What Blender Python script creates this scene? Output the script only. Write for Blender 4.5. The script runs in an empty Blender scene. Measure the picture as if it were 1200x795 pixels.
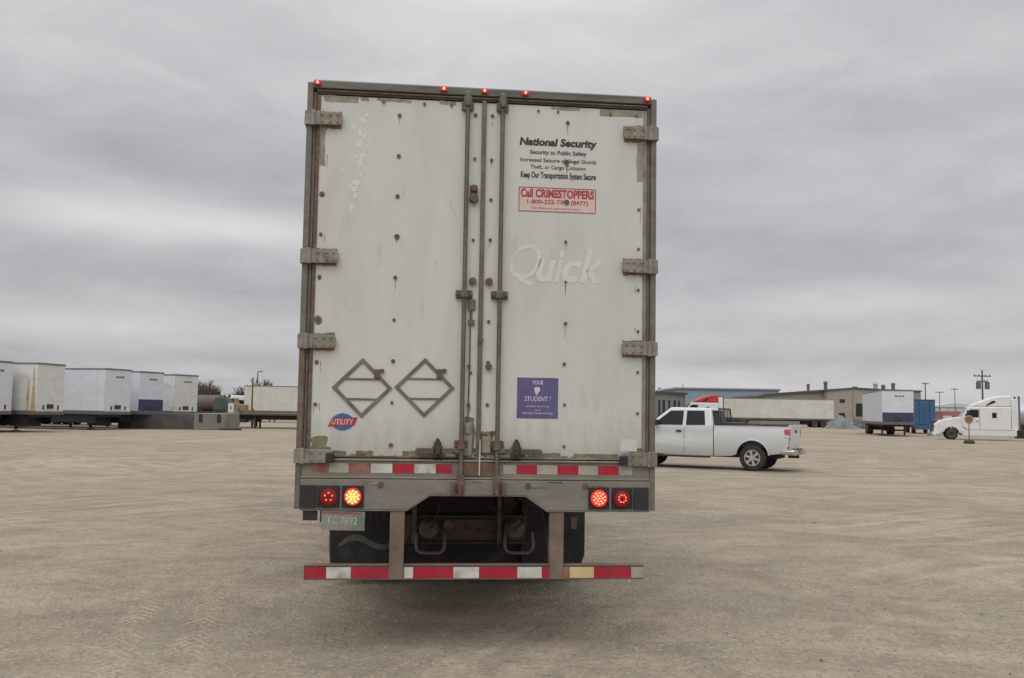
import bpy, bmesh, math, random
from mathutils import Vector, Matrix
R = math.radians
PI = math.pi
random.seed(7)
S = bpy.context.scene
COL = S.collection

# ------------------------------------------------------------------ camera
F, CH, PITCH, ROLL = 1120.0, 1.71, 0.075, 0.0161      # focal length in photo pixels (1200 wide)
cam = bpy.data.cameras.new('camera')
co = bpy.data.objects.new('camera', cam); COL.objects.link(co)
cam.sensor_width = 36; cam.lens = 36*F/1200; cam.clip_start = .1; cam.clip_end = 8000
co.matrix_world = Matrix.Translation((0, 0, CH)) @ Matrix.Rotation(PI/2+PITCH, 4, 'X') @ Matrix.Rotation(ROLL, 4, 'Z')
S.camera = co

def gx(px, Y): return (px-598.6)/F*Y
def gz(px, py, Y): return CH+(481.6+.0161*(px-600)-py)*Y/F

# ------------------------------------------------------------------ sky, sun, exposure
SUN_EL, SUN_AZ = 52, -160          # degrees, azimuth from +Y towards +X
W = bpy.data.worlds.new('World'); S.world = W; W.use_nodes = True
nt = W.node_tree; N = nt.nodes; L = nt.links; N.clear()
def nd(t, **k):
    n = N.new(t)
    for a, b in k.items(): setattr(n, a, b)
    return n
def mth(op, a, b=None, c=None, clamp=False):
    n = nd('ShaderNodeMath', operation=op, use_clamp=clamp)
    for i, v in enumerate((a, b, c)):
        if v is None: continue
        if isinstance(v, (int, float)): n.inputs[i].default_value = v
        else: L.new(v, n.inputs[i])
    return n.outputs[0]
tc = nd('ShaderNodeTexCoord'); sp = nd('ShaderNodeSeparateXYZ'); L.new(tc.outputs['Generated'], sp.inputs[0])
x, y, z = sp.outputs
zc = mth('MAXIMUM', z, 0.0)
den = mth('ADD', zc, 0.20)
cmb = nd('ShaderNodeCombineXYZ')
L.new(mth('DIVIDE', x, den), cmb.inputs[0]); L.new(mth('DIVIDE', y, den), cmb.inputs[1]); cmb.inputs[2].default_value = 3.1
def noise(scale, detail, rough, dist, vec):
    n = nd('ShaderNodeTexNoise'); L.new(vec, n.inputs['Vector'])
    n.inputs['Scale'].default_value = scale; n.inputs['Detail'].default_value = detail
    n.inputs['Roughness'].default_value = rough; n.inputs['Distortion'].default_value = dist
    return n.outputs['Fac']
mp = nd('ShaderNodeMapping'); L.new(cmb.outputs[0], mp.inputs[0]); mp.inputs['Scale'].default_value = (.62, 1.25, 1)
n1 = noise(.85, 6, .55, .6, mp.outputs[0]); n2 = noise(.22, 3, .5, .3, cmb.outputs[0]); n3 = noise(2.1, 5, .5, .4, mp.outputs[0])
az = mth('MULTIPLY', mth('ARCTAN2', x, y), 180/PI); el = mth('MULTIPLY', mth('ARCSINE', z), 180/PI)
v = mth('ADD', mth('MULTIPLY_ADD', n1, .22, -.11), mth('MULTIPLY_ADD', n2, .22, -.11))
v = mth('ADD', v, mth('MULTIPLY_ADD', n3, .10, -.05))
cae = nd('ShaderNodeCombineXYZ'); L.new(mth('MULTIPLY', az, 1/17), cae.inputs[0]); L.new(mth('MULTIPLY', el, 1/6), cae.inputs[1]); cae.inputs[2].default_value = 7.7
v = mth('ADD', v, mth('MULTIPLY_ADD', noise(1.6, 7, .58, .9, cae.outputs[0]), .24, -.12))      # lumpy undersides of the deck
def blob(a0, e0, sa, se, amp):
    da = mth('POWER', mth('DIVIDE', mth('SUBTRACT', az, a0), sa), 2); de = mth('POWER', mth('DIVIDE', mth('SUBTRACT', el, e0), se), 2)
    return mth('MULTIPLY', mth('EXPONENT', mth('MULTIPLY', mth('ADD', da, de), -1)), amp)
for b in ((-19, 10.3, 8.5, 1.3, .22), (-15, 14.0, 15, 2.4, -.045), (-17, 7.2, 18, 1.5, -.055), (-22, 4.2, 12, .9, .06), (-14, 2.6, 12, .7, -.05),
          (16, 9.5, 12, 2.6, -.02), (9, 6.0, 5, .8, .07), (21, 6.3, 7, .9, .09), (18, 4.3, 12, .6, .04), (14, 3.2, 14, .5, -.04), (18, 1.4, 18, .9, .05),
          (0, 24, 16, 6, .17), (-26, 21, 9, 6, .07), (-30, 16, 7, 2, -.04), (25, 20, 8, 6, .03)):
    v = mth('ADD', v, blob(*b))
base = mth('MULTIPLY_ADD', mth('SUBTRACT', 1, mth('POWER', 2.718, mth('MULTIPLY', zc, -4.0))), .05, .465)
v = mth('ADD', v, base)
zen = mth('MULTIPLY', mth('MAXIMUM', mth('SUBTRACT', zc, .42), 0), 2.1)       # overcast sky: brighter towards the zenith
v = mth('ADD', v, zen)
v = mth('ADD', v, mth('MULTIPLY', mth('MAXIMUM', mth('MULTIPLY', y, -1), 0), .22))      # unseen sky behind the viewer raised, added fill for the doors
cc = nd('ShaderNodeMix', data_type='RGBA'); cc.inputs[6].default_value = (.985, .98, 1.03, 1); cc.inputs[7].default_value = (1.0, .992, 1.02, 1)
L.new(mth('MULTIPLY_ADD', v, 3.2, -1.0, clamp=True), cc.inputs[0])
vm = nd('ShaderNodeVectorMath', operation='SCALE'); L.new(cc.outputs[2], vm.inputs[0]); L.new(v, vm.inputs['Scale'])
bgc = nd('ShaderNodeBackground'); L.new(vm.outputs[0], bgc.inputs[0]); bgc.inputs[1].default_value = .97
sky = nd('ShaderNodeTexSky', sky_type='NISHITA', sun_disc=False)
sky.sun_elevation = R(SUN_EL); sky.sun_rotation = R(SUN_AZ); sky.dust_density = 3
bgs = nd('ShaderNodeBackground'); L.new(sky.outputs[0], bgs.inputs[0]); bgs.inputs[1].default_value = .06
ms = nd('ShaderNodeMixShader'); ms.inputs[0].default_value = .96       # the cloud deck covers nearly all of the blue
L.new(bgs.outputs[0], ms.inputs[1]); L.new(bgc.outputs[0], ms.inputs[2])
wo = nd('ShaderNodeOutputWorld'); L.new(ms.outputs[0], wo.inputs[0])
sl = bpy.data.lights.new('sun', 'SUN'); sl.energy = .8; sl.angle = R(45); sl.color = (1, .975, .94)
so = bpy.data.objects.new('sun', sl); COL.objects.link(so)
sd = Vector((math.sin(R(SUN_AZ))*math.cos(R(SUN_EL)), math.cos(R(SUN_AZ))*math.cos(R(SUN_EL)), math.sin(R(SUN_EL))))
so.rotation_euler = (-sd).to_track_quat('-Z', 'Y').to_euler()
S.view_settings.view_transform = 'Standard'; S.view_settings.look = 'None'; S.view_settings.gamma = 1; S.view_settings.exposure = .13
S.view_settings.use_curve_mapping = False

# ------------------------------------------------------------------ materials
def mat(name, col, rough=.6, metal=0, vary=.12, vscale=3.0, dirt=None, dfac=.5, dscale=2.0, dlo=.5, dhi=.7, bump=0, bscale=40, emit=0, ecol=None,
        stretch=(1, 1, 1), spec=.5, dirt2=None, lowdirt=None):
    m = bpy.data.materials.new(name); m.use_nodes = True
    t = m.node_tree; n = t.nodes; l = t.links
    b = n['Principled BSDF']; b.inputs['Roughness'].default_value = rough; b.inputs['Metallic'].default_value = metal
    b.inputs['Specular IOR Level'].default_value = spec
    c = (*col, 1)
    if emit:
        b.inputs['Base Color'].default_value = c; b.inputs['Emission Color'].default_value = (*(ecol or col), 1); b.inputs['Emission Strength'].default_value = emit
        return m
    tcn = n.new('ShaderNodeTexCoord'); mpn = n.new('ShaderNodeMapping'); mpn.inputs['Scale'].default_value = stretch
    l.new(tcn.outputs['Object'], mpn.inputs[0])
    def nz(s, d=5, ds=.2):
        q = n.new('ShaderNodeTexNoise'); l.new(mpn.outputs[0], q.inputs['Vector']); q.inputs['Scale'].default_value = s
        q.inputs['Detail'].default_value = d; q.inputs['Distortion'].default_value = ds; q.inputs['Roughness'].default_value = .6
        return q.outputs['Fac']
    def mix(f, a, bb):
        q = n.new('ShaderNodeMix'); q.data_type = 'RGBA'
        for k, vv in ((0, f), (6, a), (7, bb)):
            if isinstance(vv, (float, int)): q.inputs[k].default_value = vv
            elif isinstance(vv, tuple): q.inputs[k].default_value = vv
            else: l.new(vv, q.inputs[k])
        return q.outputs[2]
    def rng(f, a, bb, lo=0, hi=1):
        q = n.new('ShaderNodeMapRange'); l.new(f, q.inputs[0]); q.inputs[1].default_value = a; q.inputs[2].default_value = bb
        q.inputs[3].default_value = lo; q.inputs[4].default_value = hi; return q.outputs[0]
    lo = tuple(max(0, k*(1-vary)) for k in col)+(1,); hi = tuple(min(1, k*(1+vary)) for k in col)+(1,)
    o = mix(rng(nz(vscale), .3, .7), lo, hi)
    if dirt: o = mix(rng(nz(dscale, 8, .6), dlo, dhi, 0, dfac), o, (*dirt, 1))
    if dirt2: o = mix(rng(nz(dirt2[1], 8, .3), dirt2[2], dirt2[3], 0, dirt2[4]), o, (*dirt2[0], 1))
    if lowdirt:                                                  # road film that thickens near the bottom edge (z in object space)
        s = n.new('ShaderNodeSeparateXYZ'); l.new(tcn.outputs['Object'], s.inputs[0])
        ad = n.new('ShaderNodeMath'); ad.operation = 'MULTIPLY_ADD'; l.new(nz(6, 6), ad.inputs[0]); ad.inputs[1].default_value = lowdirt[4]; l.new(s.outputs[2], ad.inputs[2])
        o = mix(rng(ad.outputs[0], lowdirt[2], lowdirt[1], lowdirt[3], 0), o, (*lowdirt[0], 1))
    l.new(o, b.inputs['Base Color'])
    l.new(rng(nz(vscale*2.3), .3, .7, max(0, rough-.08), min(1, rough+.1)), b.inputs['Roughness'])
    if bump:
        q = n.new('ShaderNodeBump'); q.inputs['Strength'].default_value = 1; q.inputs['Distance'].default_value = bump
        l.new(nz(bscale, 4, 0), q.inputs['Height']); l.new(q.outputs[0], b.inputs['Normal'])
    return m

DUST = (.30, .26, .21)
M = {}
M['door'] = mat('dirty_white_door_paint', (.53, .54, .495), .42, 0, .04, 1.1, dirt=(.40, .40, .345), dfac=.5, dscale=1.6, dlo=.5, dhi=.85, stretch=(2.2, 1, .6),
               dirt2=((.33, .30, .24), 5, .60, .80, .55), lowdirt=((.30, .27, .20), 1.92, 1.58, .6, .5), bump=.005, bscale=2.2)
M['repair'] = mat('bare_aged_panel_patch', (.27, .255, .19), .7, vary=.25, vscale=14)
M['ghost'] = mat('faded_lettering_ghost', (.60, .605, .58), .5, vary=.05, vscale=14, dirt=(.53, .54, .51), dfac=.8, dscale=7, dlo=.45, dhi=.6)
M['steel'] = mat('weathered_grey_steel', (.155, .148, .12), .62, .25, .25, 7, dirt=(.15, .085, .05), dfac=.75, dscale=5, dlo=.5, dhi=.66, bump=.0015, bscale=30)
M['sill'] = mat('dusty_sill_steel', (.20, .188, .155), .6, .2, .2, 4, dirt=(.17, .10, .07), dfac=.7, dscale=3.2, dlo=.54, dhi=.75, stretch=(1, 1, 2.5), bump=.002, bscale=12)
M['hdr'] = mat('green_grey_header_steel', (.10, .105, .083), .6, .3, .3, 6, dirt=(.10, .075, .05), dfac=.6, dscale=3, stretch=(.5, 1, 3))
M['rust'] = mat('rusty_hardware', (.135, .115, .09), .75, .2, .4, 15, dirt=(.15, .065, .035), dfac=.8, dscale=12, dlo=.45, dhi=.6, bump=.002, bscale=50)
M['hinge'] = mat('grey_brown_hinge_steel', (.25, .235, .195), .6, .35, .25, 12, dirt=(.14, .09, .06), dfac=.55, dscale=9, dlo=.5, dhi=.65, bump=.002, bscale=40)
M['galv'] = mat('galvanised_lock_rod', (.14, .135, .108), .5, .5, .25, 9, dirt=(.12, .09, .06), dfac=.7, dscale=8)
M['plh'] = mat('dull_brown_grey_placard_frame', (.15, .135, .105), .6, .2, .3, 10)
M['catch'] = mat('dark_grimy_casting', (.05, .045, .038), .8, .1, .4, 20)
M['grm2'] = mat('olive_grime', (.20, .19, .13), .9, vary=.4, vscale=14)
M['bolt'] = mat('dark_bolt_head', (.11, .095, .07), .7, .3, .3, 30)
M['strut'] = mat('brown_dusty_strut', (.17, .125, .095), .75, .1, .25, 8, dirt=(.24, .2, .16), dfac=.5, dscale=6)
M['red'] = mat('red_reflective_tape', (.36, .008, .028), .35, 0, .2, 8, dirt=(.12, .05, .05), dfac=.65, dscale=9)
M['redd'] = mat('faded_red_tape', (.26, .07, .055), .6, 0, .3, 9, dirt=(.22, .18, .14), dfac=.7, dscale=9, dlo=.4, dhi=.6)
M['wht'] = mat('white_reflective_tape', (.53, .53, .48), .4, 0, .15, 9, dirt=(.22, .2, .17), dfac=.75, dscale=8)
M['whtd'] = mat('dirty_white_tape', (.36, .34, .29), .6, 0, .2, 9, dirt=(.22, .2, .17), dfac=.6, dscale=8)
M['cream'] = mat('yellowed_tape', (.55, .44, .22), .5, 0, .2, 8)
M['black'] = mat('black_plastic', (.018, .018, .02), .5, 0, .3, 8)
M['rub'] = mat('dusty_black_rubber', (.022, .021, .020), .8, 0, .3, 6, dirt=(.075, .068, .06), dfac=.6, dscale=4, bump=.003, bscale=40)
M['chas'] = mat('dark_chassis_steel', (.05, .04, .034), .8, .1, .3, 6, dirt=(.07, .045, .035), dfac=.7, dscale=4)
M['chasr'] = mat('red_brown_crossmember', (.10, .07, .055), .8, .1, .3, 6)
M['emb'] = mat('worn_grey_flap_print', (.10, .098, .09), .8, vary=.4, vscale=14)
M['brk'] = mat('grimy_brake_hardware', (.12, .10, .085), .7, .1, .4, 10, dirt=(.05, .04, .035), dfac=.7, dscale=9)
M['hook'] = mat('pale_steel_loop', (.17, .155, .135), .6, .3)
M['under'] = mat('underfloor_timber_and_steel', (.05, .042, .035), .9)
M['alum'] = mat('white_aluminium_side', (.66, .66, .64), .4, .1, .05, 1.5, dirt=(.4, .38, .33), dfac=.35, dscale=1.2, stretch=(1, .4, 2))
M['roof'] = mat('grey_roof_sheet', (.4, .4, .4), .5, .3)
M['ink'] = mat('black_sticker_ink', (.03, .03, .028), .6, vary=.3, vscale=40)
M['inkred'] = mat('red_sticker_ink', (.36, .05, .05), .6, vary=.2, vscale=40)
M['pink'] = mat('pale_pink_sticker', (.60, .47, .43), .55, vary=.08, vscale=20)
M['purple'] = mat('purple_sticker_vinyl', (.10, .085, .20), .45, vary=.15, vscale=8)
M['stw'] = mat('white_sticker_print', (.52, .50, .60), .5)
M['blue'] = mat('blue_badge', (.03, .12, .30), .4)
M['redb'] = mat('red_badge', (.42, .03, .04), .4)
M['paper'] = mat('pale_paper_patch', (.58, .58, .52), .7)
M['plate'] = mat('licence_plate', (.22, .225, .20), .55, dirt=(.10, .095, .08), dfac=.8, dscale=20)
M['plgrn'] = mat('plate_green_print', (.12, .19, .14), .5)
M['lens'] = mat('red_lens', (.10, .004, .006), .25, emit=.16, ecol=(.5, 0.0, .005))
M['lensb'] = mat('bright_red_lens', (.3, .01, .01), .25, emit=.75, ecol=(1, .03, .015))
M['led'] = mat('lit_red_led', (.9, .1, .1), .3, emit=1.6, ecol=(1, .12, .06))
M['ledb'] = mat('bright_brake_led', (.9, .3, .1), .3, emit=3.4, ecol=(1, .32, .08))
M['ledr'] = mat('brake_led', (.9, .2, .1), .3, emit=3.2, ecol=(1, .16, .09))
M['mark'] = mat('marker_lens', (.35, .01, .01), .3, emit=.22, ecol=(1, .02, .02))
M['markc'] = mat('marker_led', (.9, .2, .15), .3, emit=2.2, ecol=(1, .25, .22))

# ------------------------------------------------------------------ mesh helpers
class MB:
    def __init__(s): s.b = bmesh.new()
    def face(s, pts):
        return s.b.faces.new([s.b.verts.new(p) for p in pts])
    def box(s, x0, x1, y0, y1, z0, z1):
        v = [s.b.verts.new((a, b, c)) for a in (x0, x1) for b in (y0, y1) for c in (z0, z1)]
        for f in ((0, 1, 3, 2), (4, 6, 7, 5), (0, 4, 5, 1), (2, 3, 7, 6), (0, 2, 6, 4), (1, 5, 7, 3)):
            s.b.faces.new([v[i] for i in f])
        return s
    def hexa(s, v8):        # bottom four then top four, same winding
        v = [s.b.verts.new(p) for p in v8]
        for f in ((3, 2, 1, 0), (4, 5, 6, 7), (0, 1, 5, 4), (1, 2, 6, 5), (2, 3, 7, 6), (3, 0, 4, 7)):
            s.b.faces.new([v[i] for i in f])
        return s
    def prism(s, prof, a0, a1, axis='x', map=None):
        # prof: list of 2D points in the plane of the two other axes
        def P(u, w, a):
            return {'x': (a, u, w), 'y': (u, a, w), 'z': (u, w, a)}[axis]
        A = [s.b.verts.new(P(u, w, a0)) for u, w in prof]; B = [s.b.verts.new(P(u, w, a1)) for u, w in prof]
        n = len(prof)
        s.b.faces.new(A[::-1]); s.b.faces.new(B)
        for i in range(n): s.b.faces.new([A[i], A[(i+1) % n], B[(i+1) % n], B[i]])
        return s
    def cyl(s, c, r, h, axis='z', n=14, r2=None):
        r2 = r if r2 is None else r2; c = Vector(c)
        def P(i, rr, k):
            a = 2*PI*i/n; u, w = rr*math.cos(a), rr*math.sin(a)
            return c+Vector({'x': (k, u, w), 'y': (u, k, w), 'z': (u, w, k)}[axis])
        A = [s.b.verts.new(P(i, r, -h/2)) for i in range(n)]; B = [s.b.verts.new(P(i, r2, h/2)) for i in range(n)]
        s.b.faces.new(A[::-1]); s.b.faces.new(B)
        for i in range(n): s.b.faces.new([A[i], A[(i+1) % n], B[(i+1) % n], B[i]])
        return s
    def tube(s, pts, r, n=8, r2=None):
        pts = [Vector(p) for p in pts]; rings = []
        for k, p in enumerate(pts):
            d = (pts[min(k+1, len(pts)-1)]-pts[max(k-1, 0)]).normalized()
            u = d.orthogonal().normalized() if k == 0 else (rings_u-d*rings_u.dot(d)).normalized()
            rings_u = u; w = d.cross(u); rr = r+(0 if r2 is None else (r2-r)*k/(len(pts)-1))
            rings.append([s.b.verts.new(p+(u*math.cos(2*PI*i/n)+w*math.sin(2*PI*i/n))*rr) for i in range(n)])
        for a, b in zip(rings, rings[1:]):
            for i in range(n): s.b.faces.new([a[i], a[(i+1) % n], b[(i+1) % n], b[i]])
        s.b.faces.new(rings[0][::-1]); s.b.faces.new(rings[-1])
        return s
    def lathe(s, prof, c, axis='x', n=28):
        c = Vector(c); rings = []
        for a, r in prof:
            ring = []
            for i in range(n):
                t = 2*PI*i/n; u, w = r*math.cos(t), r*math.sin(t)
                ring.append(s.b.verts.new(c+Vector({'x': (a, u, w), 'y': (u, a, w), 'z': (u, w, a)}[axis])))
            rings.append(ring)
        for a, b in zip(rings, rings[1:]):
            for i in range(n): s.b.faces.new([a[i], a[(i+1) % n], b[(i+1) % n], b[i]])
        s.b.faces.new(rings[0][::-1]); s.b.faces.new(rings[-1])
        return s
    def done(s, name, m, parent=None, bevel=0, smooth=False, seg=2, loc=None, rz=0):
        bmesh.ops.recalc_face_normals(s.b, faces=s.b.faces)
        me = bpy.data.meshes.new(name); s.b.to_mesh(me); s.b.free()
        me.materials.append(m)
        o = bpy.data.objects.new(name, me); COL.objects.link(o)
        if parent: o.parent = parent
        if loc: o.location = loc
        if rz: o.rotation_euler.z = rz
        if smooth or bevel:
            for p in me.polygons: p.use_smooth = True
            me.set_sharp_from_angle(angle=R(38))
        if bevel:
            b = o.modifiers.new('bevel', 'BEVEL'); b.width = bevel; b.segments = seg; b.limit_method = 'ANGLE'; b.angle_limit = R(35); b.harden_normals = False
        return o

def tag(o, label, cat, group=None, kind=None):
    if label: o['label'] = label
    if cat: o['category'] = cat
    if group: o['group'] = group
    if kind: o['kind'] = kind
    return o
def thing(name, label, cat, loc=(0, 0, 0), rz=0, group=None):
    o = bpy.data.objects.new(name, None); COL.objects.link(o); o.location = loc; o.rotation_euler.z = rz
    o.empty_display_size = .3
    return tag(o, label, cat, group)
def text(body, name, m, parent, cx, z0, w, h, y, bold=0, shear=0, rz=0, thick=.0008, origin=None):
    """Lettering as a thin mesh in the local XZ plane facing -Y: width w, height h, centred on cx, bottom z0."""
    c = bpy.data.curves.new('t', 'FONT'); c.body = body; c.size = 1; c.offset = bold; c.shear = shear; c.resolution_u = 3; c.fill_mode = 'FRONT'
    t = bpy.data.objects.new('t', c); COL.objects.link(t)
    bpy.context.view_layer.update()
    dg = bpy.context.evaluated_depsgraph_get()
    me = bpy.data.meshes.new_from_object(t.evaluated_get(dg))
    bpy.data.objects.remove(t); bpy.data.curves.remove(c)
    xs = [v.co.x for v in me.vertices]; ys = [v.co.y for v in me.vertices]
    x0, x1, y0, y1 = min(xs), max(xs), min(ys), max(ys)
    for v in me.vertices:
        v.co = Vector(((v.co.x-x0)/(x1-x0)*w-w/2, 0, (v.co.y-y0)/(y1-y0)*h))
    me.materials.clear(); me.materials.append(m); me.name = name
    o = bpy.data.objects.new(name, me); COL.objects.link(o); o.parent = parent
    o.location = (cx, y, z0) if origin is None else origin
    o.rotation_euler.z = rz
    return o

TYRE = [(-.5, .58), (-.5, .80), (-.44, .93), (-.36, .985), (-.30, 1.0), (-.02, 1.0), (.02, 1.0), (.30, 1.0), (.36, .985), (.44, .93), (.5, .80), (.5, .58)]
def wheel(parent, c, r, w, m_rim, side=1, name='wheel', n=28, hub=True):
    """road wheel with its axle along local x; side tells which face shows the hub"""
    o = MB().lathe([(a*w, q*r) for a, q in TYRE], (0, 0, 0), 'x', n).done(name, M['rub'], parent, smooth=True, loc=c)
    b = MB().lathe([(side*w*.30, .585*r), (side*w*.52, .57*r), (side*w*.50, .53*r), (side*w*.22, .48*r), (side*w*.15, .3*r), (side*w*.40, .22*r), (side*w*.45, .12*r)], (0, 0, 0), 'x', n)
    for k in range(10):
        a = 2*PI*k/10; b.cyl((side*w*.2, .36*r*math.cos(a), .36*r*math.sin(a)), .035*r, w*.2, 'x', 6)
    b.done('rim', m_rim, o, smooth=True)
    return o

# ------------------------------------------------------------------ ground
def ground_material(name, tint=1.0):
    m = bpy.data.materials.new(name); m.use_nodes = True; t = m.node_tree; n = t.nodes; l = t.links; b = n['Principled BSDF']
    b.inputs['Roughness'].default_value = .95; b.inputs['Specular IOR Level'].default_value = .25
    tcn = n.new('ShaderNodeTexCoord')
    def mapn(rot=0, sc=(1, 1, 1)):
        q = n.new('ShaderNodeMapping'); q.inputs['Rotation'].default_value = (0, 0, R(rot)); q.inputs['Scale'].default_value = sc; l.new(tcn.outputs['Object'], q.inputs[0]); return q.outputs[0]
    def nz(v, s, d=6, r=.6, ds=0):
        q = n.new('ShaderNodeTexNoise'); l.new(v, q.inputs['Vector']); q.inputs['Scale'].default_value = s; q.inputs['Detail'].default_value = d
        q.inputs['Roughness'].default_value = r; q.inputs['Distortion'].default_value = ds; return q.outputs['Fac']
    def rng(f, a, c, lo=0, hi=1):
        q = n.new('ShaderNodeMapRange'); l.new(f, q.inputs[0])
        for i, vv in enumerate((a, c, lo, hi)): q.inputs[i+1].default_value = vv
        return q.outputs[0]
    def mix(f, a, c, blend='MIX'):
        q = n.new('ShaderNodeMix'); q.data_type = 'RGBA'; q.blend_type = blend
        for k, vv in ((0, f), (6, a), (7, c)):
            if isinstance(vv, (float, int)): q.inputs[k].default_value = vv
            elif isinstance(vv, tuple): q.inputs[k].default_value = vv
            else: l.new(vv, q.inputs[k])
        return q.outputs[2]
    P = mapn()
    def vmath(op, a, c):
        q = n.new('ShaderNodeVectorMath'); q.operation = op
        for i_, vv in enumerate((a, c)):
            if isinstance(vv, tuple): q.inputs[i_].default_value = vv
            else: l.new(vv, q.inputs[i_])
        return q.outputs[0] if op not in ('DISTANCE', 'LENGTH', 'DOT_PRODUCT') else q.outputs['Value']
    def mt(op, a, c=None, d=None):
        q = n.new('ShaderNodeMath'); q.operation = op
        for i_, vv in enumerate((a, c, d)):
            if vv is None: continue
            if isinstance(vv, (int, float)): q.inputs[i_].default_value = vv
            else: l.new(vv, q.inputs[i_])
        return q.outputs[0]
    wn = n.new('ShaderNodeTexNoise'); wn.inputs['Scale'].default_value = .11; wn.inputs['Detail'].default_value = 2; l.new(P, wn.inputs['Vector'])
    wp = n.new('ShaderNodeVectorMath'); wp.operation = 'MULTIPLY_ADD'; l.new(wn.outputs['Color'], wp.inputs[0]); wp.inputs[1].default_value = (5, 5, 0); l.new(P, wp.inputs[2]); WP = wp.outputs[0]
    o = mix(rng(nz(P, .10, 5, .55, .4), .32, .68), (.285, .245, .183, 1), (.345, .30, .228, 1))
    o = mix(rng(nz(P, .8, 7, .62, .3), .44, .62, 0, .9), o, (.205, .172, .128, 1))            # damp, darker patches
    # curved wheel tracks: rings of slightly different tone round several turning centres
    for (cx, cy, fr, lo, hi, f, colr, ms_) in ((-21, -3, 2.2, .47, .62, .72, (.20, .183, .137, 1), .17), (24, -6, 1.9, .50, .62, .8, (.43, .355, .28, 1), .21), (9, 44, 1.5, .48, .62, .72, (.43, .345, .27, 1), .13), (-48, 30, 1.1, .48, .60, .55, (.22, .197, .147, 1), .11)):
        d_ = vmath('DISTANCE', WP, (cx, cy, 0)); cb = n.new('ShaderNodeCombineXYZ'); l.new(mt('MULTIPLY', d_, fr), cb.inputs[0]); cb.inputs[1].default_value = cx
        sx_ = n.new('ShaderNodeSeparateXYZ'); l.new(P, sx_.inputs[0]); l.new(mt('MULTIPLY', sx_.outputs[0], .10), cb.inputs[2])
        msk = rng(nz(P, ms_, 4, .6, .5), .42, .60)
        o = mix(mt('MULTIPLY', rng(nz(cb.outputs[0], 1.6, 6, .65, .15), lo, hi, 0, f), msk), o, colr)
    # two dual tyre prints with tread bars, lower left
    tr_h = None
    for (px_, py_, dx_, dy_) in ((-2.53, 6.06, -.245, .969), (-2.05, 5.9, -.20, .98)):
        rel = vmath('SUBTRACT', P, (px_, py_, 0))
        u_ = mt('ABSOLUTE', vmath('DOT_PRODUCT', rel, (dy_, -dx_, 0))); v_ = vmath('DOT_PRODUCT', rel, (dx_, dy_, 0))
        m1 = mt('MULTIPLY', rng(u_, .10, .14, 1, 0), rng(mt('ABSOLUTE', v_), 2.6, 4.2, 1, 0))
        bars = rng(mt('SINE', mt('ADD', mt('MULTIPLY_ADD', u_, 75, mt('MULTIPLY', v_, 46)), mt('MULTIPLY', nz(P, 5, 4), 7))), -.2, .5)
        o = mix(mt('MULTIPLY', mt('MULTIPLY', m1, bars), rng(nz(P, 2.2, 4), .38, .56, 0, .7)), o, (.46, .355, .28, 1))
        hh_ = mt('MULTIPLY', m1, bars); tr_h = hh_ if tr_h is None else mt('ADD', tr_h, hh_)
    # fine gravel: pale and dark stones
    vo = n.new('ShaderNodeTexVoronoi'); vo.inputs['Scale'].default_value = 38; l.new(P, vo.inputs['Vector'])
    sh = n.new('ShaderNodeSeparateColor'); l.new(vo.outputs['Color'], sh.inputs[0])
    o = mix(rng(sh.outputs[0], .80, .98, 0, .50), o, (.44, .40, .33, 1))
    o = mix(rng(sh.outputs[1], .80, .98, 0, .55), o, (.13, .11, .085, 1))
    o = mix(rng(nz(P, 60, 3, .7), .42, .62, 0, .28), o, (.17, .145, .108, 1))
    o = mix(rng(nz(P, 3.2, 9, .8), .48, .64, 0, .55), o, (.20, .17, .128, 1))
    o = mix(rng(nz(P, 9, 8, .75, .3), .54, .70, 0, .35), o, (.40, .36, .285, 1))
    vs_ = n.new('ShaderNodeTexNoise'); vs_.inputs['Scale'].default_value = 1.7; vs_.inputs['Detail'].default_value = 1; l.new(WP, vs_.inputs['Vector'])
    o = mix(rng(vs_.outputs['Fac'], .70, .78, 0, .35), o, (.12, .10, .08, 1))                 # a few oil and damp spots
    dk = n.new('ShaderNodeMix'); dk.data_type = 'RGBA'; dk.blend_type = 'MULTIPLY'; dk.inputs[0].default_value = 1; l.new(o, dk.inputs[6]); dk.inputs[7].default_value = (1.10, 1.09, 1.07, 1); o = dk.outputs[2]
    l.new(o, b.inputs['Base Color'])
    bp = n.new('ShaderNodeBump'); bp.inputs['Distance'].default_value = .012; bp.inputs['Strength'].default_value = .9
    l.new(vo.outputs['Distance'], bp.inputs['Height'])
    bp2 = n.new('ShaderNodeBump'); bp2.inputs['Distance'].default_value = .05; l.new(nz(P, 4.5, 7, .65), bp2.inputs['Height']); l.new(bp.outputs[0], bp2.inputs['Normal'])
    l.new(bp2.outputs[0], b.inputs['Normal'])
    return m
M['gravel'] = ground_material('pale_gravel')
M['field'] = mat('dry_winter_grass', (.16, .135, .085), .95, vary=.3, vscale=.03)
b = MB(); b.face([(-4000, -4000, -.02), (4000, -4000, -.02), (4000, 4000, -.02), (-4000, 4000, -.02)])
tag(b.done('field_ground', M['field']), None, None, kind='structure')
b = MB()
b.face([(-170, -60, 0), (170, -60, 0), (190, 178, 0), (60, 190, 0), (-60, 150, 0), (-150, 130, 0)])
tag(b.done('gravel_lot_ground', M['gravel']), None, None, kind='structure')

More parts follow.
